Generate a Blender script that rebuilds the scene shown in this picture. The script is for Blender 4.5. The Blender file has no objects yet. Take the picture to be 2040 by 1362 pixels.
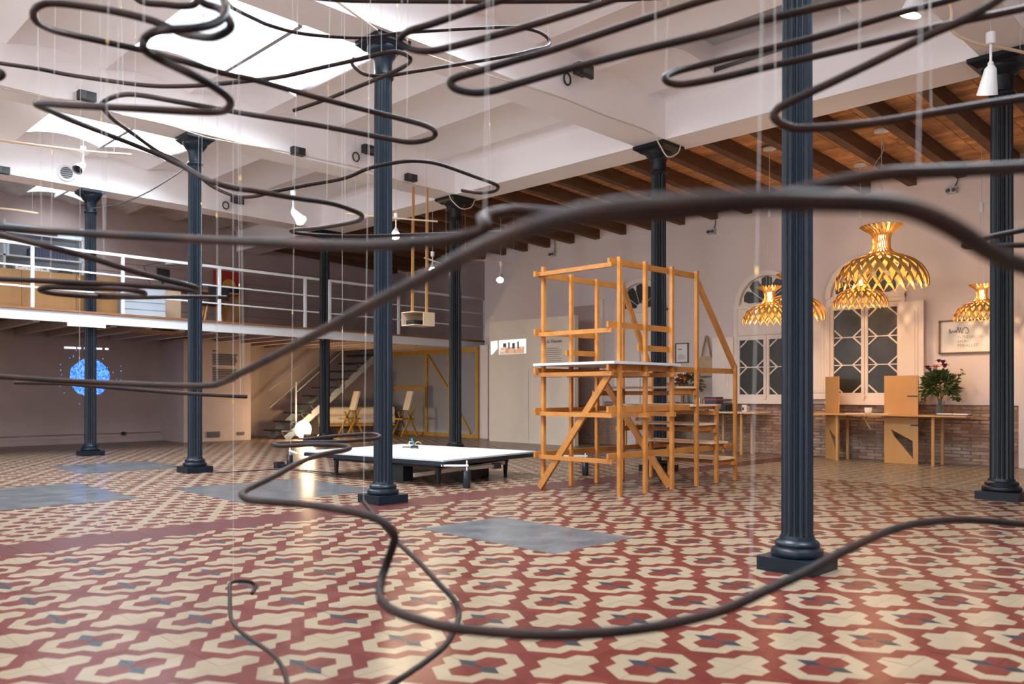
import bpy, math, random
from mathutils import Vector, Matrix
random.seed(7)
sc = bpy.context.scene
COL = sc.collection
# ---------------------------------------------------------------- camera
F, H, HY, CX = 1645.0, 1.111, 781.0, 1020.0
VX, VZ, UX, UZ = 0.71242, 0.70175, -0.70175, 0.71242     # room X (towards the window wall) and Y (towards the mezzanine)
cam_d = bpy.data.cameras.new('camera'); cam = bpy.data.objects.new('camera', cam_d); COL.objects.link(cam)
cam.location = (0, 0, H); cam.rotation_euler = (math.radians(90), 0, -math.atan2(VZ, UZ))
cam_d.sensor_width = 36; cam_d.lens = 36*F/2040; cam_d.shift_y = (HY-681)/2040; cam_d.clip_start = 0.02; cam_d.clip_end = 200
cam_d.dof.use_dof = True; cam_d.dof.focus_distance = 8.5; cam_d.dof.aperture_fstop = 2.0
sc.camera = cam
# ---------------------------------------------------------------- view, world, daylight
sc.view_settings.view_transform = 'Standard'; sc.view_settings.look = 'None'
sc.view_settings.gamma = 1.0; sc.view_settings.use_curve_mapping = False
sc.view_settings.exposure = 0.62
sc.cycles.max_bounces = 10; sc.cycles.diffuse_bounces = 6; sc.cycles.glossy_bounces = 3; sc.cycles.transmission_bounces = 5
sc.cycles.caustics_reflective = False; sc.cycles.caustics_refractive = False; sc.cycles.use_adaptive_sampling = True; sc.cycles.adaptive_threshold = 0.04
world = bpy.data.worlds.new('world'); sc.world = world; world.use_nodes = True
bg = world.node_tree.nodes['Background']; bg.inputs[0].default_value = (0.80, 0.90, 1.0, 1); bg.inputs[1].default_value = 1.2
SKY_W = 250.0
SKY_COL = (0.80, 0.90, 1.0)
def skylight_lamp(x0, x1, y0, y1, z, w=1.0):
    l = bpy.data.lights.new('skylight_daylight', 'AREA'); l.shape = 'RECTANGLE'; l.size = abs(x1-x0)-0.01; l.size_y = abs(y1-y0)-0.01
    l.energy = SKY_W*w*(l.size*l.size_y)/4.2; l.color = SKY_COL; l.spread = math.radians(152)
    o = bpy.data.objects.new('skylight_daylight', l); COL.objects.link(o); o.location = ((x0+x1)/2, (y0+y1)/2, z)
    return o
SKY_V = (3.64, 5.80)
SKYLIGHTS = []
for yc in (0.24, 4.65, 9.10, 13.50, 17.80):
    SKYLIGHTS.append((SKY_V[0] if yc < 17 else 4.72, SKY_V[1], yc-0.98, yc+0.98))
for yc in (0.24, 4.65, 9.10, 13.50):  # unseen second row, added to bring more light to the near left
    SKYLIGHTS.append((-0.76, 1.40, yc-0.98, yc+0.98))
for s in SKYLIGHTS: skylight_lamp(s[0], s[1], s[2], s[3], 5.46, 0.45 if s[2] > 16 else 1.0)
FILL_WIN_LEFT = (0.2, 4.65, 9.1, 13.5)          # unseen windows added in the left wall as fill light for the ceiling (y centres)
for yc in FILL_WIN_LEFT:
    l = bpy.data.lights.new('window_daylight', 'AREA'); l.shape = 'RECTANGLE'; l.size = 2.3; l.size_y = 1.45; l.energy = 112; l.color = (0.90, 0.95, 1.0)
    o = bpy.data.objects.new('window_daylight', l); COL.objects.link(o); o.location = (-4.62, yc, 3.3); o.rotation_euler = (0, -math.pi/2, 0)
# ---------------------------------------------------------------- pixel helpers (reading positions on real planes)
def ray(x, y):
    a = (x-CX)/F; return (a*VX+VZ, a*UX+UZ, (HY-y)/F)
def onz(x, y, z): r = ray(x, y); k = (z-H)/r[2]; return Vector((r[0]*k, r[1]*k, z))
def onx(x, y, X): r = ray(x, y); k = X/r[0]; return Vector((X, r[1]*k, H+r[2]*k))
def ony(x, y, Y): r = ray(x, y); k = Y/r[1]; return Vector((r[0]*k, Y, H+r[2]*k))
def dep(x, y, Z): r = ray(x, y); return Vector((r[0]*Z, r[1]*Z, H+r[2]*Z))
def to_px(p):
    a = p[0]*VX+p[1]*UX; d = p[0]*VZ+p[1]*UZ
    if d < 0.05: return (-9999, -9999, d)
    return (CX+F*a/d, HY-F*(p[2]-H)/d, d)
# ---------------------------------------------------------------- materials
MATS = {}
def mat(name, col, rough=0.6, metal=0.0, nscale=0.0, namt=0.0, col2=None, bump=0.0, stretch=(1, 1, 1), spec=0.5, rnd=0.0, emit=None, estr=0.0, coat=0.0, rough_n=0.0, gloss=0.0):
    m = bpy.data.materials.new(name); m.use_nodes = True; MATS[name] = m
    nt = m.node_tree; b = nt.nodes['Principled BSDF']
    b.inputs['Base Color'].default_value = (*col, 1); b.inputs['Roughness'].default_value = rough; b.inputs['Metallic'].default_value = metal
    b.inputs['Specular IOR Level'].default_value = spec
    if coat: b.inputs['Coat Weight'].default_value = coat; b.inputs['Coat Roughness'].default_value = 0.15
    if emit: b.inputs['Emission Color'].default_value = (*emit, 1); b.inputs['Emission Strength'].default_value = estr
    if nscale:
        g = nt.nodes.new('ShaderNodeNewGeometry'); mp = nt.nodes.new('ShaderNodeMapping'); mp.inputs['Scale'].default_value = stretch
        nt.links.new(g.outputs['Position'], mp.inputs['Vector'])
        n = nt.nodes.new('ShaderNodeTexNoise'); n.inputs['Scale'].default_value = nscale; n.inputs['Detail'].default_value = 5; n.inputs['Roughness'].default_value = 0.6
        nt.links.new(mp.outputs[0], n.inputs['Vector'])
        r = nt.nodes.new('ShaderNodeValToRGB'); r.color_ramp.elements[0].position = 0.32; r.color_ramp.elements[1].position = 0.68
        c2 = col2 or tuple(c*0.55 for c in col)
        r.color_ramp.elements[0].color = (*[a*namt+b_*(1-namt) for a, b_ in zip(c2, col)], 1); r.color_ramp.elements[1].color = (*col, 1)
        nt.links.new(n.outputs[0], r.inputs[0]); src = r.outputs[0]
        if rnd:
            oi = nt.nodes.new('ShaderNodeObjectInfo'); mr = nt.nodes.new('ShaderNodeMapRange'); mr.inputs['To Min'].default_value = 1-rnd; mr.inputs['To Max'].default_value = 1+rnd*0.6
            nt.links.new(oi.outputs['Random'], mr.inputs['Value'])
            hs = nt.nodes.new('ShaderNodeHueSaturation'); nt.links.new(mr.outputs[0], hs.inputs['Value']); nt.links.new(src, hs.inputs['Color']); src = hs.outputs[0]
        nt.links.new(src, b.inputs['Base Color'])
        if rough_n:
            m2 = nt.nodes.new('ShaderNodeMapRange'); m2.inputs['To Min'].default_value = rough-rough_n; m2.inputs['To Max'].default_value = rough+rough_n
            nt.links.new(n.outputs[0], m2.inputs['Value']); nt.links.new(m2.outputs[0], b.inputs['Roughness'])
        if bump:
            bp = nt.nodes.new('ShaderNodeBump'); bp.inputs['Strength'].default_value = bump; bp.inputs['Distance'].default_value = 0.02
            nt.links.new(n.outputs[0], bp.inputs['Height']); nt.links.new(bp.outputs[0], b.inputs['Normal'])
        if gloss:      # worn polish: a diffuse body under a weak sheen that strengthens only towards grazing view
            df = nt.nodes.new('ShaderNodeBsdfDiffuse'); gs = nt.nodes.new('ShaderNodeBsdfGlossy'); mx = nt.nodes.new('ShaderNodeMixShader')
            lw = nt.nodes.new('ShaderNodeLayerWeight'); pw = nt.nodes.new('ShaderNodeMath'); ml = nt.nodes.new('ShaderNodeMath')
            pw.operation = 'POWER'; pw.inputs[1].default_value = 5.0; ml.operation = 'MULTIPLY_ADD'; ml.inputs[1].default_value = gloss; ml.inputs[2].default_value = 0.018
            lw.inputs[0].default_value = 0.5; nt.links.new(lw.outputs['Facing'], pw.inputs[0]); nt.links.new(pw.outputs[0], ml.inputs[0]); nt.links.new(ml.outputs[0], mx.inputs[0])
            nt.links.new(src, df.inputs['Color']); gs.inputs['Color'].default_value = (1, 1, 1, 1); gs.inputs['Roughness'].default_value = rough
            if rough_n: nt.links.new(m2.outputs[0], gs.inputs['Roughness'])
            nt.links.new(df.outputs[0], mx.inputs[1]); nt.links.new(gs.outputs[0], mx.inputs[2])
            nt.links.new(mx.outputs[0], nt.nodes['Material Output'].inputs['Surface']); nt.nodes.remove(b)
    return m
mat('tile_cream', (0.218, 0.163, 0.106), 0.24, 0, 6.0, 0.35, (0.178, 0.135, 0.092), rnd=0.06, rough_n=0.08, gloss=0.42)
mat('tile_red', (0.100, 0.018, 0.0125), 0.24, 0, 7.0, 0.6, (0.070, 0.0155, 0.0135), rnd=0.12, rough_n=0.08, gloss=0.42)
mat('tile_black', (0.018, 0.020, 0.026), 0.28, 0, 9.0, 0.4, gloss=0.42)
mat('tile_band', (0.076, 0.0135, 0.012), 0.26, 0, 5.0, 0.6, (0.055, 0.012, 0.012), gloss=0.42)
mat('tile_sand', (0.24, 0.185, 0.125), 0.25, 0, 5.0, 0.35, (0.19, 0.15, 0.11), gloss=0.42)
mat('tile_greige', (0.13, 0.108, 0.092), 0.25, 0, 5.0, 0.4, (0.16, 0.135, 0.118), gloss=0.42)
mat('mortar', (0.24, 0.16, 0.12), 0.9)
mat('concrete', (0.105, 0.106, 0.110), 0.2, 0, 4.0, 0.9, (0.055, 0.056, 0.060), bump=0.05, rough_n=0.08, gloss=0.5)
mat('plaster', (0.92, 0.885, 0.885), 0.9, 0, 2.2, 0.12, (0.80, 0.73, 0.71), bump=0.06)
mat('plaster_old', (0.70, 0.66, 0.62), 0.9, 0, 1.8, 0.8, (0.36, 0.29, 0.24), bump=0.1)
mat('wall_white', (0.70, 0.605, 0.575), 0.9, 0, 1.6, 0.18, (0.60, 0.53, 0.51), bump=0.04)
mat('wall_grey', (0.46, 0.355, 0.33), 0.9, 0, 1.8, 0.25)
mat('panel_beige', (0.74, 0.63, 0.51), 0.85, 0, 3.0, 0.12)
mat('joist_wood', (0.15, 0.065, 0.026), 0.7, 0, 6.0, 0.8, (0.06, 0.028, 0.014), bump=0.15, stretch=(0.5, 4, 4))
mat('ceiling_clay', (0.72, 0.37, 0.16), 0.75, 0, 5.0, 0.8, (0.38, 0.165, 0.07), rnd=0.34, bump=0.1)
mat('column_iron', (0.006, 0.012, 0.021), 0.36, 0.0, 14, 0.35, bump=0.04, spec=0.30)
mat('column_iron_grey', (0.006, 0.008, 0.012), 0.42, 0.0, 14, 0.35, bump=0.04, spec=0.30)
mat('pipe', (0.009, 0.009, 0.010), 0.5, 0.0, 5, 0.95, (0.040, 0.016, 0.009), rough_n=0.1, spec=0.14)
mat('pine', (0.52, 0.205, 0.038), 0.45, 0, 7.0, 0.7, (0.33, 0.115, 0.022), stretch=(1, 1, 1), rnd=0.12)
mat('pine_pale', (0.72, 0.55, 0.38), 0.6, 0, 5.0, 0.3, (0.55, 0.40, 0.26))
mat('board_white', (0.56, 0.565, 0.58), 0.5)
mat('ply', (0.56, 0.30, 0.10), 0.5, 0, 4.0, 0.35, (0.46, 0.22, 0.065), stretch=(3, 3, 0.6))
mat('ply_mid', (0.27, 0.135, 0.042), 0.55, 0, 4.0, 0.3, stretch=(3, 3, 0.6))
mat('ply_dark', (0.36, 0.18, 0.06), 0.55, 0, 4.0, 0.3, stretch=(3, 3, 0.6))
mat('ochre_wood', (0.40, 0.22, 0.035), 0.5, 0, 5.0, 0.5, (0.26, 0.12, 0.02))
mat('gold_veneer', (0.62, 0.33, 0.085), 0.32, 0.35, 12, 0.4, (0.40, 0.19, 0.04))
mat('white_paint', (0.70, 0.71, 0.72), 0.45)
mat('cream_paint', (0.80, 0.70, 0.62), 0.55, 0, 4, 0.15)
mat('white_metal', (0.82, 0.83, 0.84), 0.35)
mat('black', (0.012, 0.013, 0.016), 0.5)
mat('black_gloss', (0.012, 0.016, 0.022), 0.2)
mat('dark_grey', (0.06, 0.06, 0.065), 0.5)
mat('grey', (0.30, 0.31, 0.33), 0.5)
mat('pale_grey', (0.50, 0.52, 0.54), 0.6)
mat('alu', (0.60, 0.61, 0.63), 0.3, 0.9)
mat('line', (0.50, 0.48, 0.46), 0.5)
mat('brass', (0.75, 0.52, 0.22), 0.3, 0.9)
mat('cable', (0.62, 0.55, 0.46), 0.6)
mat('cable_black', (0.02, 0.02, 0.022), 0.6)
mat('ink', (0.05, 0.045, 0.045), 0.8)
mat('ink_grey', (0.16, 0.14, 0.13), 0.8)
mat('paper', (0.80, 0.78, 0.74), 0.8)
mat('frame_wood', (0.22, 0.10, 0.035), 0.5, 0, 6, 0.4)
mat('frame_dark', (0.12, 0.05, 0.025), 0.5)
mat('pane_dark', (0.022, 0.022, 0.018), 0.35, 0, 4, 0.6, (0.05, 0.045, 0.03))
mat('canvas', (0.50, 0.38, 0.24), 0.9, 0, 8, 0.3)
mat('leaf', (0.045, 0.075, 0.022), 0.5, 0, 18, 0.6, (0.14, 0.16, 0.05))
mat('petal_pink', (0.75, 0.33, 0.27), 0.6)
mat('petal_purple', (0.19, 0.015, 0.06), 0.6)
mat('petal_orange', (0.72, 0.20, 0.03), 0.6)
mat('petal_red', (0.45, 0.03, 0.03), 0.6)
mat('book_dark', (0.05, 0.05, 0.09), 0.6); mat('book_red', (0.42, 0.06, 0.04), 0.6); mat('book_white', (0.72, 0.70, 0.66), 0.6); mat('book_tan', (0.45, 0.30, 0.18), 0.6)
mat('red_paint', (0.40, 0.025, 0.012), 0.6, 0, 3, 0.5); mat('yellow_paint', (0.55, 0.30, 0.04), 0.6)
mat('floor_wood', (0.30, 0.12, 0.05), 0.5, 0, 5, 0.5)
mat('brick', (0.30, 0.150, 0.088), 0.9, 0, 3.2, 0.9, (0.46, 0.36, 0.29), bump=0.3, rnd=0.30)
mat('brick_mortar', (0.30, 0.20, 0.14), 0.95, 0, 6, 0.7, (0.16, 0.10, 0.08), bump=0.3)
mat('turquoise', (0.01, 0.25, 0.42), 0.4)
mat('paper_roll', (0.62, 0.52, 0.42), 0.7)
mat('blue_white', (0.50, 0.58, 0.66), 0.7)
mat('bulb_warm', (1, 0.8, 0.5), 0.5, emit=(1.0, 0.66, 0.30), estr=14)
mat('bulb_white', (1, 0.9, 0.75), 0.5, emit=(1.0, 0.80, 0.55), estr=90)
mat('globe', (1, 0.9, 0.75), 0.5, emit=(1.0, 0.80, 0.52), estr=4)
def glass_mat(name, col, rough, alpha):
    m = mat(name, col, rough); b = m.node_tree.nodes['Principled BSDF']
    b.inputs['Transmission Weight'].default_value = alpha; b.inputs['IOR'].default_value = 1.1
    return m
glass_mat('clear_glass', (0.85, 0.9, 0.9), 0.03, 0.9)
glass_mat('partition_glass', (0.50, 0.48, 0.52), 0.35, 0.55)
def voronoi_emit(name, c0, c1, c2, scale, strength):
    m = bpy.data.materials.new(name); m.use_nodes = True; MATS[name] = m; nt = m.node_tree; b = nt.nodes['Principled BSDF']
    g = nt.nodes.new('ShaderNodeNewGeometry'); n = nt.nodes.new('ShaderNodeTexNoise'); n.inputs['Scale'].default_value = scale; n.inputs['Detail'].default_value = 4
    nt.links.new(g.outputs['Position'], n.inputs['Vector'])
    r = nt.nodes.new('ShaderNodeValToRGB'); e = r.color_ramp.elements; e[0].position = 0.36; e[0].color = (*c0, 1); e[1].position = 0.64; e[1].color = (*c2, 1)
    k = e.new(0.5); k.color = (*c1, 1); nt.links.new(n.outputs[0], r.inputs[0]); nt.links.new(r.outputs[0], b.inputs['Emission Color'])
    b.inputs['Base Color'].default_value = (0.2, 0.2, 0.2, 1); b.inputs['Emission Strength'].default_value = strength
voronoi_emit('projection_blue', (0.0, 0.03, 0.50), (0.03, 0.22, 0.95), (0.20, 0.52, 1.0), 42, 1.0)
voronoi_emit('projection_photo', (0.60, 0.30, 0.16), (0.52, 0.22, 0.10), (0.75, 0.60, 0.50), 9, 0.75)
mat('projection_pale', (0.3, 0.3, 0.3), 0.8, emit=(0.80, 0.86, 0.92), estr=0.75)
mat('projection_text', (0.3, 0.3, 0.3), 0.8, emit=(0.75, 0.82, 1.0), estr=1.0)
# ---------------------------------------------------------------- mesh helpers
ORIG = {}
def tag(o, label=None, cat=None, group=None, kind=None):
    if label: o['label'] = label
    if cat: o['category'] = cat
    if group: o['group'] = group
    if kind: o['kind'] = kind
    return o
def thing(name, loc, label=None, cat=None, group=None, kind=None):
    o = bpy.data.objects.new(name, None); COL.objects.link(o); o.location = loc; o.empty_display_size = 0.1
    ORIG[o.name] = Vector(loc); return tag(o, label, cat, group, kind)
def smooth_poly(me, angle=None):
    for p in me.polygons: p.use_smooth = True
class MB:
    def __init__(s): s.v = []; s.f = []; s.m = []
    def add(s, vs, fs, mi=0):
        n = len(s.v); s.v += [tuple(v) for v in vs]; s.f += [tuple(i+n for i in f) for f in fs]; s.m += [mi]*len(fs); return s
    def box(s, x0, x1, y0, y1, z0, z1, mi=0):
        vs = [(x0, y0, z0), (x1, y0, z0), (x1, y1, z0), (x0, y1, z0), (x0, y0, z1), (x1, y0, z1), (x1, y1, z1), (x0, y1, z1)]
        return s.add(vs, [(0, 3, 2, 1), (4, 5, 6, 7), (0, 1, 5, 4), (1, 2, 6, 5), (2, 3, 7, 6), (3, 0, 4, 7)], mi)
    def cbox(s, c, sx, sy, sz, mi=0, rz=0.0):
        vs = []
        for dz in (-sz/2, sz/2):
            for dx, dy in ((-sx/2, -sy/2), (sx/2, -sy/2), (sx/2, sy/2), (-sx/2, sy/2)):
                vs.append((c[0]+dx*math.cos(rz)-dy*math.sin(rz), c[1]+dx*math.sin(rz)+dy*math.cos(rz), c[2]+dz))
        return s.add(vs, [(0, 3, 2, 1), (4, 5, 6, 7), (0, 1, 5, 4), (1, 2, 6, 5), (2, 3, 7, 6), (3, 0, 4, 7)], mi)
    def bar(s, p0, p1, w, h, mi=0, up=(0, 0, 1)):
        p0 = Vector(p0); p1 = Vector(p1); d = (p1-p0).normalized(); up = Vector(up)
        if abs(d.dot(up)) > 0.98: up = Vector((0, 1, 0))
        a = d.cross(up).normalized(); b = a.cross(d).normalized(); vs = []
        for p in (p0, p1):
            for i, j in ((-1, -1), (1, -1), (1, 1), (-1, 1)): vs.append(p+a*(w/2*i)+b*(h/2*j))
        return s.add(vs, [(0, 3, 2, 1), (4, 5, 6, 7), (0, 1, 5, 4), (1, 2, 6, 5), (2, 3, 7, 6), (3, 0, 4, 7)], mi)
    def tube(s, pts, r, n=8, mi=0, cap=True):
        pts = [Vector(p) for p in pts]; rs = r if isinstance(r, (list, tuple)) else [r]*len(pts)
        t = (pts[1]-pts[0]).normalized(); a = t.orthogonal().normalized(); vs = []; fs = []
        for i, p in enumerate(pts):
            if i == 0: t = pts[1]-pts[0]
            elif i == len(pts)-1: t = pts[-1]-pts[-2]
            else: t = pts[i+1]-pts[i-1]
            t.normalize(); a = (a-t*a.dot(t)); a = a.normalized() if a.length > 1e-6 else t.orthogonal().normalized(); b = t.cross(a)
            for k in range(n):
                w = 2*math.pi*k/n; vs.append(p+(a*math.cos(w)+b*math.sin(w))*rs[i])
        for i in range(len(pts)-1):
            for k in range(n): fs.append((i*n+k, i*n+(k+1) % n, (i+1)*n+(k+1) % n, (i+1)*n+k))
        if cap: fs += [tuple(range(n-1, -1, -1)), tuple(range((len(pts)-1)*n, len(pts)*n))]
        return s.add(vs, fs, mi)
    def lathe(s, prof, c=(0, 0, 0), n=24, mi=0):
        vs = []; fs = []
        for r, z in prof:
            for k in range(n): w = 2*math.pi*k/n; vs.append((c[0]+r*math.cos(w), c[1]+r*math.sin(w), c[2]+z))
        for i in range(len(prof)-1):
            for k in range(n): fs.append((i*n+k, i*n+(k+1) % n, (i+1)*n+(k+1) % n, (i+1)*n+k))
        if prof[0][0] > 1e-4: fs.append(tuple(range(n-1, -1, -1)))
        if prof[-1][0] > 1e-4: fs.append(tuple(range((len(prof)-1)*n, len(prof)*n)))
        return s.add(vs, fs, mi)
    def prism(s, poly, axis, a0, a1, mi=0):
        # poly: 2D points; axis 'x': (y,z) extruded x ; 'y': (x,z) ; 'z': (x,y)
        n = len(poly)
        def P(q, a): return {'x': (a, q[0], q[1]), 'y': (q[0], a, q[1]), 'z': (q[0], q[1], a)}[axis]
        vs = [P(q, a0) for q in poly]+[P(q, a1) for q in poly]
        fs = [tuple(range(n-1, -1, -1)), tuple(range(n, 2*n))]+[(i, (i+1) % n, n+(i+1) % n, n+i) for i in range(n)]
        return s.add(vs, fs, mi)
    def sphere(s, c, r, n=12, m=8, mi=0, sz=1.0):
        return s.lathe([(max(r*math.sin(math.pi*i/m), 1e-5), -r*sz*math.cos(math.pi*i/m)) for i in range(m+1)], c, n, mi)
    def mesh(s, name, mats, org=Vector((0, 0, 0))):
        me = bpy.data.meshes.new(name); me.from_pydata([(v[0]-org[0], v[1]-org[1], v[2]-org[2]) for v in s.v], [], s.f)
        for m in (mats if isinstance(mats, (list, tuple)) else [mats]): me.materials.append(MATS[m])
        if any(s.m): me.polygons.foreach_set('material_index', s.m)
        import bmesh as _b
        bm = _b.new(); bm.from_mesh(me); _b.ops.recalc_face_normals(bm, faces=bm.faces); bm.to_mesh(me); bm.free()
        return me
    def build(s, name, mats, parent=None, smooth=False, loc=None, kind=None, label=None):
        org = Vector((0, 0, 0))
        if parent is not None: org = ORIG[parent.name]
        elif loc is not None: org = Vector(loc)
        me = s.mesh(name, mats, org)
        if smooth:
            smooth_poly(me)
            try: me.set_sharp_from_angle(angle=math.radians(40))
            except Exception: pass
        o = bpy.data.objects.new(name, me); COL.objects.link(o); ORIG[o.name] = org
        if parent is not None: o.parent = parent
        else: o.location = org
        if kind: o['kind'] = kind
        if label: o['label'] = label
        return o
def part(name, mats, parent, fn, smooth=False, **k):
    m = MB(); fn(m); return m.build(name, mats, parent, smooth, **k)
def copy_tree(o, parent=None):
    c = o.copy(); COL.objects.link(c)
    if parent is not None: c.parent = parent
    for ch in o.children: copy_tree(ch, c)
    return c
def catmull(pts, per=8):
    P = [Vector(p) for p in pts]; out = []
    for i in range(len(P)-1):
        p0 = P[max(i-1, 0)]; p1 = P[i]; p2 = P[i+1]; p3 = P[min(i+2, len(P)-1)]
        for k in range(per):
            t = k/per
            out.append(0.5*((2*p1)+(p2-p0)*t+(2*p0-5*p1+4*p2-p3)*t*t+(3*p1-p0-3*p2+p3)*t**3))
    out.append(P[-1]); return out
def lettering(text, size, parent, mtx, material, name='lettering', spacing=1.0, align='LEFT', offset=0.0):
    cu = bpy.data.curves.new('text', 'FONT'); cu.body = text; cu.size = size; cu.extrude = 0.0006; cu.align_x = align; cu.space_line = spacing; cu.offset = offset; cu.resolution_u = 2
    t = bpy.data.objects.new('text', cu); COL.objects.link(t)
    dg = bpy.context.evaluated_depsgraph_get(); me = bpy.data.meshes.new_from_object(t.evaluated_get(dg)); bpy.data.objects.remove(t); bpy.data.curves.remove(cu)
    me.materials.clear(); me.materials.append(MATS[material]); me.transform(mtx)
    o = bpy.data.objects.new(name, me); COL.objects.link(o); o.parent = parent; ORIG[o.name] = ORIG[parent.name]; return o
def point_lamp(name, parent_loc, energy, col, radius, parent=None, kind='POINT', aim=None, angle=60, blend=0.6):
    l = bpy.data.lights.new(name, kind); l.energy = energy; l.color = col; l.shadow_soft_size = radius
    o = bpy.data.objects.new(name, l); COL.objects.link(o); o.location = parent_loc
    if kind == 'SPOT':
        l.spot_size = math.radians(angle); l.spot_blend = blend; d = Vector(aim)-Vector(parent_loc); o.rotation_euler = d.to_track_quat('-Z', 'Y').to_euler()
    if parent is not None:
        o.parent = parent; o.location = Vector(parent_loc)-ORIG[parent.name]
    return o
# ================================================================ FLOOR
floor = MB().box(-4.5, 14.6, -4.5, 19.6, -0.12, -0.018).build('floor', 'mortar'); floor['kind'] = 'structure'
tag(floor, 'patterned red, cream and black encaustic tile floor of the hall')
TV, TU, V0, U0 = 0.2505, 0.24575, 1.25, 1.497
def pip(p, poly):
    x, y = p; c = False; n = len(poly)
    for i in range(n):
        x1, y1 = poly[i]; x2, y2 = poly[(i+1) % n]
        if (y1 > y) != (y2 > y) and x < (x2-x1)*(y-y1)/(y2-y1)+x1: c = not c
    return c
RING = [(-0.01, -0.01), (-0.01, 3), (1, 3), (2, 2), (4, 2), (6, -0.01)]
def tile_faces():
    """one encaustic tile in lattice units: 7 x 4, ring motif centred on corner (0,0), plain motif on corner (7,4)"""
    out = []
    def clip(poly, keep, cut):
        r = []
        for i in range(len(poly)):
            a, b = poly[i], poly[(i+1) % len(poly)]
            ka, kb = keep(a[0]), keep(b[0])
            if ka: r.append(a)
            if ka != kb: t = (cut-a[0])/(b[0]-a[0]); r.append((cut, a[1]+t*(b[1]-a[1])))
        return r
    for m in range(4):
        for k in range(-1, 8):
            for tri in ([(k, m), (k+2, m), (k+1, m+1)] if (k+m) % 2 == 0 else [(k, m+1), (k+1, m), (k+2, m+1)],):
                p = clip(tri, lambda x: x >= 0, 0)
                if len(p) > 2: p = clip(p, lambda x: x <= 7, 7)
                if len(p) < 3: continue
                cx = sum(q[0] for q in p)/len(p); cy = sum(q[1] for q in p)/len(p)
                if max(q[0] for q in p)-min(q[0] for q in p) < 0.01: continue
                if pip((cx, cy), RING):
                    if pip((cx, cy), [(-0.01, 0), (1, 1), (-0.01, 2)]): c = 2
                    elif pip((cx, cy), [(0, -0.01), (0, 0), (1, 1), (3, 1), (4, -0.01)]): c = 1
                    else: c = 0
                elif pip((7-cx, 4-cy), [(-0.01, -0.01), (-0.01, 2), (1, 2), (2, 1), (4, 1), (5, -0.01)]): c = 0
                else: c = 1
                out.append((p, c))
    return out
TF = tile_faces()
GAP = 0.0004
def add_tile(mb, x, y, mx, my):
    sx = TV-2*GAP; sy = TU-2*GAP
    def q(p): 
        a = p[0]/7; b = p[1]/4
        if mx: a = 1-a
        if my: b = 1-b
        return (x+GAP+a*sx, y+GAP+b*sy, 0.0)
    for p, c in TF: mb.add([q(v) for v in p], [tuple(range(len(p)))], c)
    x0, x1, y0, y1 = x+GAP, x+TV-GAP, y+GAP, y+TU-GAP
    mb.add([(x0, y0, 0), (x1, y0, 0), (x1, y1, 0), (x0, y1, 0), (x0, y0, -0.018), (x1, y0, -0.018), (x1, y1, -0.018), (x0, y1, -0.018)],
           [(0, 4, 5, 1), (1, 5, 6, 2), (2, 6, 7, 3), (3, 7, 4, 0)], 1)
cells = []
for i in range(-18, 36):
    for j in range(-18, 20):
        x, y = V0+i*TV, U0+j*TU
        p = to_px((x+TV/2, y+TU/2, 0)); inv = -60 < p[0] < 2100 and p[1] < 1400 and p[2] > 0.5
        cells.append((0 if inv else 1, p[2], i, j, x, y))
cells.sort()
TM = {}
for mx in (0, 1):
    for my in (0, 1):
        mb = MB(); add_tile(mb, -TV/2, -TU/2, mx, my); TM[mx, my] = mb.mesh('floor_tile', ['tile_cream', 'tile_red', 'tile_black'])
rest = MB()
for n, (inv, d, i, j, x, y) in enumerate(cells):
    mx, my = i % 2, j % 2
    if n < 300:
        o = bpy.data.objects.new('floor_tile', TM[mx, my]); COL.objects.link(o); o.parent = floor
        o.location = (x+TV/2, y+TU/2, random.uniform(-0.0006, 0.0004))
    else: add_tile(rest, x, y, mx, my)
def raw_build(mb, name, mats, parent, kind=None):
    me = bpy.data.meshes.new(name); me.from_pydata(mb.v, [], mb.f)
    for m in mats: me.materials.append(MATS[m])
    me.polygons.foreach_set('material_index', mb.m); o = bpy.data.objects.new(name, me); COL.objects.link(o); o.parent = parent; ORIG[o.name] = ORIG[parent.name]
    if kind: o['kind'] = kind
    return o
raw_build(rest, 'floor_tiles_far', ['tile_cream', 'tile_red', 'tile_black'], floor, 'stuff')
YB0, YB1 = U0+20*TU, 6.86
band = MB(); xx = -4.4
while xx < 14.4:
    for k in range(2):
        band.box(xx+0.001, xx+0.221, YB0+0.001+k*0.2235, YB0+k*0.2235+0.2225, -0.018, 0)
    xx += 0.222
raw_build(band, 'border_tiles', ['tile_band'], floor, 'stuff')
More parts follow.
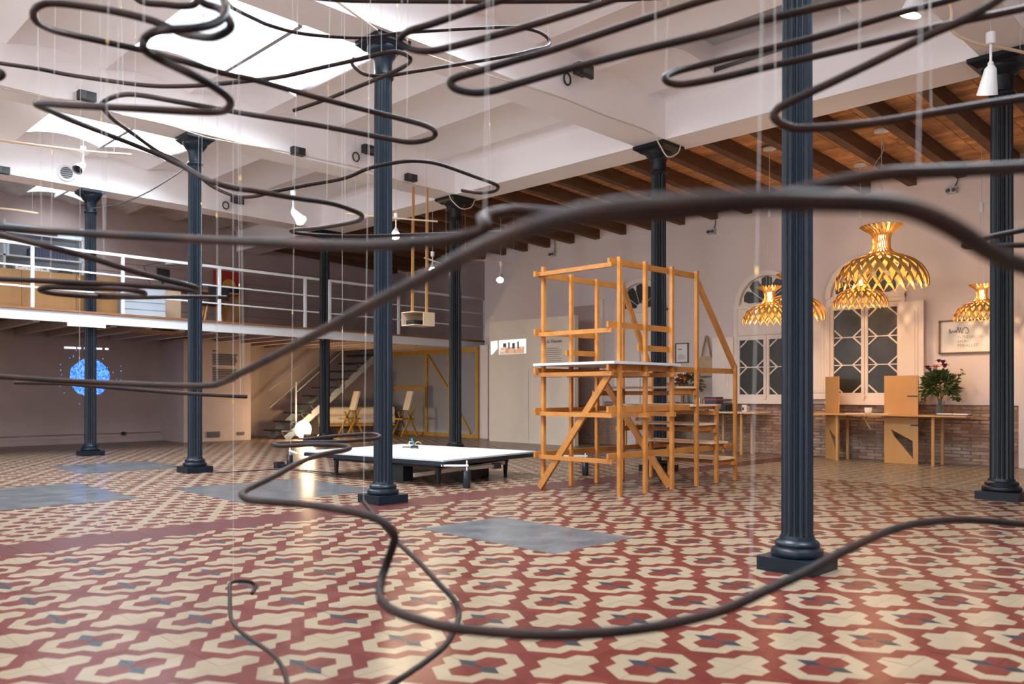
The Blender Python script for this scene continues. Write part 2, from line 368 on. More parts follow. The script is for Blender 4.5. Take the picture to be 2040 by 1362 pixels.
def hex_field(x0, x1, y0, y1, ox, oy, name, mats, ringed):
    d, rh = 0.0711, 0.0600; mb = MB()
    links = set()
    for base in ([(2, 1), (1, 2), (2, 2)], [(2, 1), (1, 2), (1, 1)]):
        for _ in range(6):
            links.add((sum(p[0] for p in base) % 27, sum(p[1] for p in base) % 27)); base = [(-p[1], p[0]+p[1]) for p in base]
    j0 = math.floor((y0-oy)/rh); j1 = math.ceil((y1-oy)/rh)
    idx = {}
    def V(i, j):
        if (i, j) not in idx:
            idx[i, j] = len(mb.v); mb.v.append((min(max(ox+i*d+j*d/2, x0), x1), min(max(oy+j*rh, y0), y1), 0.0))
        return idx[i, j]
    for j in range(j0, j1):
        i0 = math.floor((x0-ox-j*d/2)/d)-1; i1 = math.ceil((x1-ox-j*d/2)/d)+1
        for i in range(i0, i1):
            for tri in ([(i, j), (i+1, j), (i, j+1)], [(i+1, j), (i+1, j+1), (i, j+1)]):
                c = 0
                if any(p[0] % 3 == 0 and p[1] % 3 == 0 for p in tri): c = 1
                elif ringed and (sum(p[0] for p in tri) % 27, sum(p[1] for p in tri) % 27) in links: c = 1
                mb.f.append(tuple(V(*p) for p in tri)); mb.m.append(c)
    return raw_build(mb, name, mats, floor, 'stuff')
hex_field(-1.0, 10.27, YB1, 19.4, 2.49, 7.42, 'hexagon_tiles_rear', ['tile_cream', 'tile_red'], True)
hex_field(10.27, 14.4, -4.0, YB0, 10.3, 2.0, 'hexagon_tiles_side', ['tile_sand', 'tile_greige'], True)
hex_field(10.27, 14.4, YB1, 19.4, 10.3, 7.2, 'hexagon_tiles_corner', ['tile_sand', 'tile_red'], False)
for x0, x1, y0, y1 in ((4.18, 5.09, 3.84, 5.31), (3.88, 5.50, 7.70, 9.52), (3.72, 5.14, 12.10, 13.64), (1.60, 3.29, 8.90, 10.95)):
    MB().box(x0, x1, y0, y1, -0.01, 0.0016).build('concrete_patch', 'concrete', floor, label='grey concrete patch let into the tiles')
# ================================================================ WALLS
XW = 13.85
wr = thing('wall_right', (XW, 5, 0), 'cream plaster window wall above a band of exposed brick', kind='structure')
MB().box(XW+0.02, XW+0.35, -4.5, 15.0, 0.0, 5.6).build('plaster_face', 'wall_white', wr)
YBR0, YBR1, ZBR = 3.42, 14.9, 0.915
MB().box(XW-0.004, XW+0.02, YBR0, YBR1, 0, ZBR).build('mortar_bed', 'brick_mortar', wr)
MB().box(XW-0.035, XW+0.02, -4.5, YBR0, 0, 5.5).build('plaster_pier', 'wall_white', wr)
MB().box(XW-0.02, XW+0.02, YBR0, 15.0, ZBR, 5.5).build('plaster_upper', 'wall_white', wr)
bm_ = MB().cbox((0, 0, 0), 0.03, 0.245, 0.040).mesh('brick', ['brick'])
bricks = []
for r in range(17):
    y = YBR0+(0.13 if r % 2 else 0.0)+0.125; zc = 0.027+r*0.0525
    while y < YBR1-0.1:
        bricks.append((y+random.uniform(-.012, .012), zc+random.uniform(-.003, .003), random.uniform(-0.006, 0.006))); y += 0.262
bricks.sort(key=lambda b: (0 if 3.3 < b[0] < 9.3 else 1, b[0]*0.3+abs(b[1]-0.5)))
bj = MB()
for n, (y, z, dx) in enumerate(bricks):
    if n < 300:
        o = bpy.data.objects.new('brick', bm_); COL.objects.link(o); o.parent = wr; o.location = (XW+0.004+dx-XW, y-5, z); o.scale = (1, random.uniform(0.86, 1.05), random.uniform(0.8, 1.1))
    else: bj.cbox((XW+0.004+dx, y, z), 0.03, 0.245*random.uniform(.86, 1.05), 0.04)
bj.build('bricks_far', 'brick', wr, kind='stuff')
YK = 19.35
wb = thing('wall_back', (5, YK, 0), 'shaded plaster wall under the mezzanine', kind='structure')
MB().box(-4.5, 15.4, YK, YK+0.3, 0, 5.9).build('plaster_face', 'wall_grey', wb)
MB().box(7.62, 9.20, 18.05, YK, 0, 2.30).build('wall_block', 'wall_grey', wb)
MB().box(9.20, 9.32, 18.9, YK, 0, 2.3).build('wall_return', 'wall_white', wb)
wlm = MB().box(-4.8, -4.5, -4.5, YK+0.3, 0, 2.1).box(-4.8, -4.5, -4.5, YK+0.3, 4.5, 5.9)
we = [-4.5]+[q for yc in FILL_WIN_LEFT for q in (yc-0.75, yc+0.75)]+[YK+0.3]
for a, b in zip(we[0::2], we[1::2]): wlm.box(-4.8, -4.5, a, b, 2.1, 4.5)
wl = wlm.build('wall_left', 'plaster')
for n_, yc in enumerate(FILL_WIN_LEFT):  # frames of the unseen windows added for fill light
    w_ = thing('window_%d' % (n_+4), (-4.6, yc, 2.1), 'tall daylight window number %s from the front in the left wall' % ('one', 'two', 'three', 'four')[n_], kind='structure')
    for a in ((yc-0.75, yc-0.69, 2.1, 4.5), (yc+0.69, yc+0.75, 2.1, 4.5), (yc-0.02, yc+0.02, 2.16, 4.44), (yc-0.69, yc+0.69, 2.1, 2.16), (yc-0.69, yc+0.69, 4.44, 4.5), (yc-0.69, yc+0.69, 3.28, 3.32)): MB().box(-4.58, -4.52, *a).build('frame_bar', 'white_paint', w_); wl['kind'] = 'structure'; tag(wl, 'plain white plaster wall closing the hall at the left')
wf = MB().box(-4.5, 14.2, -4.8, -4.5, 0, 5.9).build('wall_front', 'plaster'); wf['kind'] = 'structure'; tag(wf, 'plain white plaster wall behind the photographer')
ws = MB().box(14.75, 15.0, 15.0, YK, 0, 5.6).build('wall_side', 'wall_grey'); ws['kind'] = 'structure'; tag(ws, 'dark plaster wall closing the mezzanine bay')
MB().box(XW+0.35, 15.0, 14.75, 15.0, 0, 5.6).build('wall_return', 'wall_grey', wr)
bb = thing('baseboard_back', (4, YK-0.03, 0), 'low painted ledge and conduit along the back wall', kind='structure')
MB().box(-4.4, 7.62, YK-0.10, YK, 0, 0.11).build('ledge', 'wall_grey', bb)
MB().box(-4.4, 7.62, YK-0.05, YK, 0.20, 0.32).build('conduit', 'wall_grey', bb)
# ================================================================ CEILING
SL = -0.0147
def soff(v): return 4.65+SL*(v-4.92)
ceil = thing('ceiling', (4.9, 6.8, 4.6), 'white vaulted ceiling with deep beams and skylight openings', kind='structure')
def sheared(mb): mb.v = [(x, y, z+SL*(x-4.92)) for x, y, z in mb.v]; return mb
BEAMS = [-1.97, 2.44, 6.85, 11.28, 15.62, 19.9]
XB0, XB1 = 9.46, 10.03
for yb in BEAMS[:-1]:
    sheared(MB().box(-4.5, XB0, yb-0.25, yb+0.25, 4.65, 5.75)).build('beam', 'plaster', ceil)
sheared(MB().box(XB0, XB1, -4.5, 19.3, 4.65, 5.75)).build('edge_beam', 'plaster', ceil)
ZS, RISE = 5.15, 0.09
VC = [3.64+1.08*k for k in range(-8, 6)]      # springing lines of the little vaults
def arc(x0, x1, n=8): return [(x0+(x1-x0)*i/n, ZS+RISE*(1-(2*i/n-1)**2)) for i in range(n+1)]
SMALL = (7.96, 9.04, 3.74, 5.58)
edges = [-4.5]+BEAMS
for bi in range(len(edges)-1):
    y0 = edges[bi]+(0.25 if bi else 0); y1 = edges[bi+1]-0.25
    if bi == len(edges)-2: y1 = YK
    for x0 in VC:
        x1 = min(x0+1.08, XB0)
        holes = [(s[2], s[3]) for s in SKYLIGHTS if s[0]-0.02 <= x0 and x1 <= s[1]+0.02 and y0 < s[2] and s[3] < y1+0.01]
        if abs(x0-SMALL[0]) < 0.05 and y0 < SMALL[2] < y1: holes.append((SMALL[2], SMALL[3]))
        cuts = [y0]+[c for h in holes for c in h]+[y1]
        for a, b in zip(cuts[0::2], cuts[1::2]):
            mb = MB(); A = arc(x0, x1); n = len(A)
            mb.add([(x, a, z) for x, z in A]+[(x, b, z) for x, z in A]+[(x, a, z+0.12) for x, z in A]+[(x, b, z+0.12) for x, z in A],
                   [(i, i+1, n+i+1, n+i) for i in range(n-1)]+[(2*n+i, 3*n+i, 3*n+i+1, 2*n+i+1) for i in range(n-1)]+[(i, 2*n+i, 2*n+i+1, i+1) for i in range(n-1)]+[(n+i, n+i+1, 3*n+i+1, 3*n+i) for i in range(n-1)])
            sheared(mb).build('vault', 'plaster_old' if (b > 16) else 'plaster', ceil, smooth=True)
for s in SKYLIGHTS+[SMALL]:
    small = s is SMALL
    sk = MB(); zt = 5.52; t = 0.05
    sk.box(s[0]-t, s[0]-0.003, s[2]-t, s[3]+t, ZS+0.1, zt); sk.box(s[1]+0.003, s[1]+t, s[2]-t, s[3]+t, ZS+0.1, zt)
    sk.box(s[0], s[1], s[2]-t, s[2]-0.006, ZS+0.10, zt); sk.box(s[0], s[1], s[3]+0.006, s[3]+t, ZS+0.10, zt)
    kerb = sheared(sk).build('skylight_kerb', 'plaster', ceil)
    if small: sheared(MB().box(s[0], s[1], s[2], s[3], 5.50, 5.54)).build('skylight_cover', 'pale_grey', kerb)
    else: sheared(MB().box((s[0]+s[1])/2-0.025, (s[0]+s[1])/2+0.025, s[2], s[3], ZS-0.02, ZS+0.06)).build('glazing_bar', 'grey', kerb)
# timber ceiling beside the windows
wc = thing('ceiling', (12, 6, 4.6), 'dark timber joists with orange clay tiles between them', kind='structure')
def zj(x): return 4.60-0.050*(x-XB1)
def slope_box(mb, x0, x1, y0, y1, dz0, dz1, mi=0):
    vs = [(x0, y0, zj(x0)+dz0), (x1, y0, zj(x1)+dz0), (x1, y1, zj(x1)+dz0), (x0, y1, zj(x0)+dz0), (x0, y0, zj(x0)+dz1), (x1, y0, zj(x1)+dz1), (x1, y1, zj(x1)+dz1), (x0, y1, zj(x0)+dz1)]
    return mb.add(vs, [(0, 3, 2, 1), (4, 5, 6, 7), (0, 1, 5, 4), (1, 2, 6, 5), (2, 3, 7, 6), (3, 0, 4, 7)], mi)
slope_box(MB(), XB1, 14.7, -4.5, 19.3, 0.235, 0.30).build('deck_board', 'ceiling_clay', wc)
PJ = 0.722; jy = [3.47+PJ*k for k in range(-7, 22)]
jm = None
for y in jy:
    if jm is None:
        jm = slope_box(MB(), XB1-0.02, XW-0.02, -0.065, 0.065, 0.0, 0.20).mesh('joist', ['joist_wood'], Vector((12, 0, 4.6)))
    o = bpy.data.objects.new('joist', jm); COL.objects.link(o); o.parent = wc; o.location = (0, y-6, 0); o.scale = (1, random.uniform(0.9, 1.1), 1)
tl = []
for y in jy[:-1]:
    for k in range(26):
        for h in range(2):
            tl.append((XB1+0.075+k*0.1465, y+PJ/2+(h-0.5)*0.293))
tl.sort(key=lambda p: p[0]*VZ+p[1]*UZ if 2.0 < p[1] < 16 and -50 < to_px((p[0], p[1], 4.7))[0] < 2100 else 99)
tmesh = MB().cbox((0, 0, 0), 0.140, 0.286, 0.03).mesh('ceiling_tile', ['ceiling_clay']); tj = MB()
for n, (x, y) in enumerate(tl):
    z = zj(x)+0.215+random.uniform(-0.003, 0.003)
    if n < 300:
        o = bpy.data.objects.new('ceiling_tile', tmesh); COL.objects.link(o); o.parent = wc; o.location = (x-12, y-6, z-4.6); o.rotation_euler = (0, math.atan(0.05), 0)
    else: tj.cbox((x, y, z), 0.140, 0.286, 0.03)
tj.build('ceiling_tiles_far', 'ceiling_clay', wc, kind='stuff')
# ================================================================ COLUMNS
def make_column(name, r, ztop, side, psz, iron):
    root = thing(name, (0, 0, 0), None, 'column', 'fluted iron columns')
    b = MB(); b.cbox((0, 0, 0.0425), psz, psz, 0.085)
    b.build('plinth', iron, root)
    bs = MB(); bs.lathe([(r*1.56, 0.085), (r*1.64, 0.095), (r*1.66, 0.112), (r*1.60, 0.13), (r*1.44, 0.138), (r*1.38, 0.143), (r*1.37, 0.150), (r*1.42, 0.156), (r*1.42, 0.168), (r*1.32, 0.180), (r*1.14, 0.190), (r*1.06, 0.215)], n=40)
    bs.build('base_moulding', iron, root, smooth=True)
    nf = 16; per = 8; sh = MB(); rings = [(0.205, 1.0), (0.235, 1.0), (ztop*0.5, 0.97), (ztop-0.43, 0.925), (ztop-0.40, 0.925)]
    vs = []; fs = []; N = nf*per
    for ri, (z, k) in enumerate(rings):
        dep_ = 0.0 if ri in (0, len(rings)-1) else 0.27
        for q in range(N):
            w = 2*math.pi*q/N; ph = (q % per)/per
            c = math.sin(math.pi*max(0.0, (ph-0.18)/0.82)) if ph > 0.18 else 0.0
            rr = r*k*(1-dep_*0.62*c); vs.append((rr*math.cos(w), rr*math.sin(w), z))
    for i in range(len(rings)-1):
        for q in range(N): fs.append((i*N+q, i*N+(q+1) % N, (i+1)*N+(q+1) % N, (i+1)*N+q))
    sh.add(vs, fs); s = sh.build('shaft', iron, root, smooth=True)
    zc = ztop
    cp = MB(); cp.lathe([(r*0.94, zc-0.40), (r*1.08, zc-0.385), (r*1.12, zc-0.37), (r*1.06, zc-0.355), (r*0.94, zc-0.345), (r*0.94, zc-0.22), (r*1.02, zc-0.205), (r*1.04, zc-0.19), (r*1.25, zc-0.17), (r*1.55, zc-0.13), (r*1.72, zc-0.10), (r*1.72, zc-0.08)], n=40)
    cp.build('capital', iron, root, smooth=True)
    ab = MB()
    for h0, h1, k0, k1 in ((0.10, 0.075, 0.70, 0.80), (0.075, 0.045, 0.80, 0.97), (0.045, 0.0, 1.0, 1.0)):
        a, c = side/2*k0, side/2*k1
        ab.add([(-a, -a, zc-h0), (a, -a, zc-h0), (a, a, zc-h0), (-a, a, zc-h0), (-c, -c, zc-h1), (c, -c, zc-h1), (c, c, zc-h1), (-c, c, zc-h1)], [(0, 3, 2, 1), (4, 5, 6, 7), (0, 1, 5, 4), (1, 2, 6, 5), (2, 3, 7, 6), (3, 0, 4, 7)])
    ab.build('abacus', iron, root)
    return root
c1 = make_column('fluted_column', 0.096, 4.65, 0.40, 0.36, 'column_iron')
R1 = [(2.44, 'dark blue fluted iron column nearest the camera, base beside the curving pipe'), (6.85, 'blue fluted iron column standing at the corner of the white platform'),
      (11.28, 'blue fluted iron column between two grey floor patches at left'), (15.58, 'leftmost fluted iron column, in front of the blue projected disc')]
for i, (y, lab) in enumerate(R1):
    o = c1 if i == 0 else copy_tree(c1); o.location = (4.92, y, 0); o['label'] = lab
c2 = make_column('fluted_column', 0.112, soff(9.68), 0.52, 0.40, 'column_iron_grey')
R2 = [(2.55, 'rightmost dark fluted column in front of the framed sign'), (6.87, 'dark fluted column rising behind the timber scaffold stair'),
      (11.28, 'dark fluted column behind the white platform'), (15.62, 'dark slim fluted column beside the metal staircase')]
for i, (y, lab) in enumerate(R2):
    o = c2 if i == 0 else copy_tree(c2); o.location = (9.68, y, 0); o['label'] = lab
# ================================================================ WINDOWS in the right wall (face x = XW-0.02)
XF = XW-0.02
def rect_y(mb, x0, x1, y0, y1, z0, z1): return mb.box(x0, x1, min(y0, y1), max(y0, y1), z0, z1)
def half_ring(yc, zc, r0, r1, n=28, a0=0.0, a1=math.pi):
    out = [(yc+r1*math.cos(a0+(a1-a0)*i/n), zc+r1*math.sin(a0+(a1-a0)*i/n)) for i in range(n+1)]
    inn = [(yc+r0*math.cos(a0+(a1-a0)*i/n), zc+r0*math.sin(a0+(a1-a0)*i/n)) for i in range(n, -1, -1)]
    return out, inn
def ring_mesh(mb, yc, zc, r0, r1, x0, x1, n=28):
    o, i_ = half_ring(yc, zc, r0, r1, n)
    for k in range(n):
        a, b = o[k], o[k+1]; c, d = i_[n-k-1], i_[n-k]
        mb.prism([a, b, c, d], 'x', x0, x1)
    return mb
def petal(yc, zc, r0, r1, a, half):
    pts = []
    for t in (-1, -0.5, 0, 0.5, 1): pts.append((r0, a+half*0.85*t))
    for t in (1, 0.93): pts.append((r0+(r1-r0)*0.72, a+half*t))
    for t in (0.75, 0.4, 0, -0.4, -0.75): pts.append((r1*(1-0.06*abs(t)), a+half*t))
    for t in (-0.93, -1): pts.append((r0+(r1-r0)*0.72, a+half*t))
    return [(yc+r*math.cos(w), zc+r*math.sin(w)) for r, w in pts]
def make_window(n, label, yc, hw, zs, zsill, zp0, zp1, rows, rarch, npet, closed=False):
    w = thing('window_%d' % n, (XF, yc, zsill), label, kind='structure')
    fr = MB(); ring_mesh(fr, yc, zs, rarch-0.09, rarch, XF-0.085, XF+0.01); fr.box(XF-0.05, XF+0.01, yc-hw, yc-hw+0.07, zsill, zs); fr.box(XF-0.05, XF+0.01, yc+hw-0.07, yc+hw, zsill, zs)
    fr.build('frame', 'cream_paint', w)
    bd = MB(); pts, _ = half_ring(yc, zs, 0.0, rarch-0.10, 24); bd.prism(pts, 'x', XF-0.02, XF+0.005); bd.build('fanlight_board', 'cream_paint', w)
    for k in range(npet):
        a = math.pi*(k+0.5)/npet; MB().prism(petal(yc, zs+0.04, 0.10, rarch-0.14, a, math.pi/npet*0.47), 'x', XF-0.026, XF-0.012).build('fanlight_pane', 'pane_dark', w)
    MB().box(XF-0.06, XF+0.01, yc-hw, yc+hw, zs-0.05, zs+0.03).build('transom', 'cream_paint', w)
    MB().box(XF-0.07, XF+0.01, yc-hw-0.02, yc+hw+0.02, zsill-0.03, zsill+0.04).build('sill', 'cream_paint', w)
    if zp1+0.12 < zs-0.05:
        MB().box(XF-0.03, XF+0.005, yc-hw+0.07, yc+hw-0.07, zp1+0.09, zs-0.05).build('upper_panel', 'cream_paint', w)
    if closed:
        for s in (-1, 1): MB().box(XF-0.035, XF+0.005, yc+s*0.01, yc+s*(hw-0.08), zsill+0.05, zs-0.06).build('closed_shutter', 'cream_paint', w) if s > 0 else MB().box(XF-0.035, XF+0.005, yc-(hw-0.08), yc-0.01, zsill+0.05, zs-0.06).build('closed_shutter', 'cream_paint', w)
        return w
    pw = hw-0.07-0.05-0.055
    for s in (-1, 1):
        ya, yb = sorted((yc+s*0.055, yc+s*(0.055+pw)))
        cs = MB(); cs.box(XF-0.045, XF+0.0, ya-0.05, ya, zsill+0.04, zp1+0.08); cs.box(XF-0.045, XF+0.0, yb, yb+0.05, zsill+0.04, zp1+0.08)
        cs.box(XF-0.045, XF, ya, yb, zsill+0.04, zp0); cs.box(XF-0.045, XF, ya, yb, zp1, zp1+0.08)
        c = cs.build('casement', 'cream_paint', w)
        MB().box(XF-0.012, XF-0.006, ya, yb, zp0, zp1).build('pane', 'pane_dark', c)
        hh = (zp1-zp0)/rows; lat = MB(); g = 0.11*pw/0.42; wd = 0.022
        for r in range(rows):
            z0, z1 = zp0+r*hh, zp0+(r+1)*hh; cz = min(0.135, hh*0.3); cy = pw*0.31
            for p, q in (((ya, z0+cz), (ya+cy, z0)), ((yb, z0+cz), (yb-cy, z0)), ((ya, z1-cz), (ya+cy, z1)), ((yb, z1-cz), (yb-cy, z1))):
                lat.bar((XF-0.02, p[0], p[1]), (XF-0.02, q[0], q[1]), wd, 0.016, up=(1, 0, 0))
            if r: lat.bar((XF-0.021, ya, z0), (XF-0.021, yb, z0), wd*0.8, 0.016, up=(1, 0, 0))
        lat.build('glazing_lattice', 'cream_paint', c)
    kn = MB(); kn.sphere((XF-0.06, yc-0.02, zsill+0.12), 0.018); kn.sphere((XF-0.06, yc+0.02, zsill+0.05), 0.014); kn.build('latch', 'cream_paint', w, smooth=True)
    return w
def shutter(w, y0, y1, z0, z1, ang=0.0):
    m = MB(); t = 0.035; hy = y0; L = y1-y0
    def P(a, b, z): # a along, b out
        return (XF-0.05-b*math.cos(ang)-abs(a)*math.sin(ang), hy+a*math.cos(ang)*(1 if L > 0 else 1), z)
    def slab(a0, a1, zz0, zz1, b0, b1, mb):
        vs = [P(a, b, z) for z in (zz0, zz1) for a, b in ((a0, b0), (a1, b0), (a1, b1), (a0, b1))]
        mb.add(vs, [(0, 3, 2, 1), (4, 5, 6, 7), (0, 1, 5, 4), (1, 2, 6, 5), (2, 3, 7, 6), (3, 0, 4, 7)])
    slab(0, L, z0, z1, 0, t, m); o = m.build('shutter', 'cream_paint', w)
    s = 1 if L > 0 else -1; pn = MB()
    f = 0.085*s; slab(f, L-f, z0+0.11, z1-0.11, t, t+0.012, pn); slab(f*1.5, L-f*1.5, z0+0.15, z1-0.15, t+0.012, t+0.02, pn); pn.build('raised_panel', 'cream_paint', o)
w3 = make_window(1, 'arched white window with three octagon panes per sash behind the plywood table', 5.66, 0.645, 2.70, 0.93, 1.10, 2.50, 3, 0.66, 5)
shutter(w3, 5.10, 4.70, 0.96, 2.56, 0.12); shutter(w3, 6.24, 6.80, 0.99, 2.58, 0.10)
w2 = make_window(2, 'arched white window with two octagon panes per sash behind the nearest column', 7.43, 0.66, 2.70, 0.93, 1.07, 2.07, 2, 0.62, 5)
shutter(w2, 8.08, 8.50, 0.98, 2.14, 0.10)
w1 = make_window(3, 'arched fanlight window with closed boards behind the timber scaffold stair', 10.25, 0.66, 2.80, 0.80, 1.0, 1.9, 2, 0.64, 5, True)
# pale recess edge, and a grey sheet painting the wall's shade beside the panel
dr = thing('door_1', (XF, 11.5, 0), 'plain grey door in shadow behind the edge of the beige partition', kind='structure')
MB().box(XF-0.03, XF+0.01, 11.35, 12.1, 0.82, 3.0).build('door_leaf', 'wall_grey', dr)
MB().box(XF-0.05, XF+0.01, 11.22, 11.35, 0.82, 3.1).build('door_frame', 'cream_paint', dr)
# pale pilaster low down behind the dark column
MB().box(XF-0.09, XF+0.01, 9.75, 10.75, 0, 0.80).build('window_apron', 'wall_white', wr)
# ================================================================ TIMBER SCAFFOLD STAIR
scf = thing('scaffold_stair', (8.1, 6.0, 0), 'orange-stained pine scaffold stair with white platform and descending treads', 'scaffold')
YFr, YBk = 5.46, 6.50; PW = 0.041
def post(x, y, z): MB().cbox((x, y, z/2), PW, PW, z).build('post', 'pine', scf)
FV = [6.985, 7.44, 7.95, 8.46, 8.90, 9.34]; FH = [2.55, 2.55, 2.55, 2.55, 0.95, 1.45]
BV = [6.91, 7.39, 7.87, 8.38, 8.88, 9.30]; BH = [2.55, 2.51, 2.50, 2.52, 1.40, 1.40]
for x, z in zip(FV, FH): post(x, YFr, z)
for x, z in zip(BV[:4], BH): post(x, YBk, z)
post(8.92, YBk-0.05, 1.40); post(9.34, YBk-0.05, 0.95)
def rail(p0, p1, h=0.062, w=0.028, m='pine', name='rail'): return MB().bar(p0, p1, w, h).build(name, m, scf)
yf = YFr+0.04; yb = YBk-0.04
for z, x0, x1 in ((2.50, 6.85, 8.50), (1.83, 6.83, 7.99), (1.60, 7.36, 7.99), (1.375, 6.83, 9.36), (0.93, 6.83, 8.94), (0.43, 6.83, 9.36), (1.12, 7.97, 8.46), (0.67, 8.46, 8.92), (0.24, 8.90, 9.36)):
    rail((x0, yf, z), (x1, yf, z))
for z, x0, x1 in ((2.46, 6.80, 8.42), (1.80, 6.80, 7.95), (1.58, 7.34, 7.95), (1.355, 6.80, 9.0), (0.90, 6.80, 8.98), (0.40, 6.80, 9.38), (1.10, 7.84, 8.42), (0.65, 8.3, 8.98)):
    rail((x0, yb+0.08, z), (x1, yb+0.08, z))
for z in (2.46, 1.77, 1.31, 0.865, 0.375):
    rail((6.868, YFr+0.0, z), (6.868, YBk+0.08, z), 0.046, 0.04)
for x in (7.40, 7.91):
    rail((x, YFr-0.07, 1.31), (x, YBk+0.06, 1.31), 0.05, 0.05); rail((x, YFr-0.07, 0.86), (x, YBk+0.06, 0.86), 0.05, 0.05)
for x, z in ((8.42, 1.10), (8.86, 0.86), (8.86, 0.64), (9.28, 0.22), (9.1, 0.45)): rail((x, YFr-0.02, z), (x, YBk+0.02, z), 0.05, 0.045)
rail((6.88, YBk+0.03, 0.02), (6.89, YFr+0.03, 1.34), 0.075, 0.035, name='brace')
rail((7.88, YBk-0.03, 1.33), (7.97, YFr+0.04, 0.02), 0.075, 0.035, name='brace')
rail((8.49, YFr+0.02, 2.45), (9.36, YFr+0.02, 1.42), 0.075, 0.035, name='handrail'); rail((8.42, YBk+0.04, 2.48), (9.0, YBk+0.02, 1.40), 0.075, 0.035, name='handrail')
MB().box(6.83, 8.06, YFr-0.05, YBk+0.09, 1.412, 1.44).build('platform_board', 'board_white', scf)
for x0, x1, z in ((8.02, 8.47, 1.18), (8.36, 8.92, 0.965), (8.50, 8.92, 0.735), (8.78, 9.16, 0.50), (8.98, 9.36, 0.295)):
    MB().box(x0, x1, YFr-0.01, YBk+0.04, z-0.024, z).build('tread', 'pine_pale', scf)
# ================================================================ WHITE PLATFORM TABLE
A_ = math.radians(7.8); PN = Vector((6.13, 7.36, 0)); du = Vector((math.cos(A_), math.sin(A_), 0)); dv = Vector((-math.sin(A_), math.cos(A_), 0)); PWd, PLn = 1.87, 2.52
pt = thing('drawing_platform', tuple(PN+du*PWd/2+dv*PLn/2), 'low platform with a white top and black edge beside the blue column', 'platform')
def PP(a, b, z): p = PN+du*a+dv*b; return (p.x, p.y, z)
def pbox(a0, a1, b0, b1, z0, z1):
    m = MB(); m.add([PP(a0, b0, z0), PP(a1, b0, z0), PP(a1, b1, z0), PP(a0, b1, z0), PP(a0, b0, z1), PP(a1, b0, z1), PP(a1, b1, z1), PP(a0, b1, z1)], [(0, 3, 2, 1), (4, 5, 6, 7), (0, 1, 5, 4), (1, 2, 6, 5), (2, 3, 7, 6), (3, 0, 4, 7)]); return m
pbox(0.012, PWd-0.012, 0.012, PLn-0.012, 0.305, 0.325).build('top_board', 'board_white', pt)
pbox(0, PWd, 0, PLn, 0.255, 0.306).build('edge_frame', 'black_gloss', pt)
for a0, a1, b0, b1 in ((0.25, 0.31, 0.3, PLn-0.3), (PWd-0.31, PWd-0.25, 0.3, PLn-0.3), (0.25, PWd-0.25, 0.3, 0.36), (0.25, PWd-0.25, PLn-0.36, PLn-0.3)):
    pbox(a0, a1, b0, b1, 0.195, 0.255).build('sub_frame', 'black', pt)
for a in (0.28, PWd-0.28):
    for b in (0.33, PLn-0.33):
        m = MB(); m.tube([PP(a, b, 0), PP(a, b, 0.20)], [0.022, 0.036], 8); m.build('leg', 'black', pt, smooth=True)
pbox(0.25, 0.42, 0.9, 1.1, 0.0, 0.24).build('support_block', 'black', pt); pbox(0.9, 1.1, 0.34, 0.5, 0.0, 0.24).build('support_block', 'black', pt)
pbox(1.25, 1.45, 0.5, 0.7, 0.0, 0.2).build('support_block', 'black', pt)
pb = MB(); pb.bar(PP(-0.05, 0.42, 0.13), PP(1.35, 0.16, 0.20), 0.03, 0.045); pb.build('aluminium_profile', 'alu', pt)
pb = MB(); pb.bar(PP(0.55, 0.05, 0.19), PP(0.95, 0.02, 0.19), 0.03, 0.04); pb.build('aluminium_profile', 'alu', pt)
pb = MB(); pb.bar(PP(0.95, 0.02, 0.19), PP(1.06, 0.01, 0.19), 0.06, 0.07); pb.build('motor', 'black', pt)
CYL = [(onz(930, 972, 0), 'black steel cylinder weight at the near corner of the white platform', PP(0.0, 0.03, 0.27)), (onz(1166, 947, 0), 'black steel cylinder weight seen through the scaffold legs', PP(PWd, 0.03, 0.27)), (onz(582, 926, 0)+Vector((-0.35, -0.55, 0)), 'black steel cylinder weight at the far left corner of the platform', PP(0.0, PLn, 0.27))]
for p, lab, q in CYL:
    t = thing('cylinder_weight', (p.x, p.y, 0), lab, 'weight', 'weights anchoring the platform')
    m = MB(); m.lathe([(0.042, 0), (0.044, 0.006), (0.044, 0.20), (0.040, 0.206)], (p.x, p.y, 0), 20); m.build('body', 'black_gloss', t, smooth=True)
    m = MB(); m.tube([(p.x, p.y, 0.20), (p.x, p.y, 0.32)], 0.008, 8); m.build('rod', 'white_metal', t)
    m = MB(); d = Vector(q)-Vector((p.x, p.y, 0)); d.z = 0; d = d.normalized()*min(d.length, 0.5); m.bar((p.x-d.x*0.06, p.y-d.y*0.06, 0.262), (p.x+d.x, p.y+d.y, 0.262), 0.02, 0.02); m.build('arm', 'white_metal', t)
pc = onz(826, 893, 0.325)
rb = thing('drawing_robot', (pc.x, pc.y, 0.325), 'small wheeled drawing machine with a turquoise pen on the white platform', 'robot')
m = MB(); m.cbox((pc.x, pc.y, 0.35), 0.10, 0.07, 0.03, rz=-0.7); m.build('chassis', 'black', rb)
m = MB(); m.tube([(pc.x, pc.y, 0.345), (pc.x-0.12, pc.y+0.12, 0.345)], 0.008, 6); m.build('boom', 'black', rb)
for s in (-1, 1):
    m = MB(); c = Vector((pc.x+0.035*s, pc.y-0.035*s, 0.37)); ring = [c+Vector((0.045*math.cos(a)*0.7, -0.045*math.cos(a)*0.7, 0.045*math.sin(a)+0.004)) for a in [2*math.pi*k/16 for k in range(17)]]; m.tube(ring, 0.005, 6, cap=False); m.build('wheel', 'brass', rb)
m = MB(); m.tube([(pc.x, pc.y, 0.35), (pc.x-0.03, pc.y+0.03, 0.47)], 0.010, 8); m.build('pen', 'turquoise', rb)
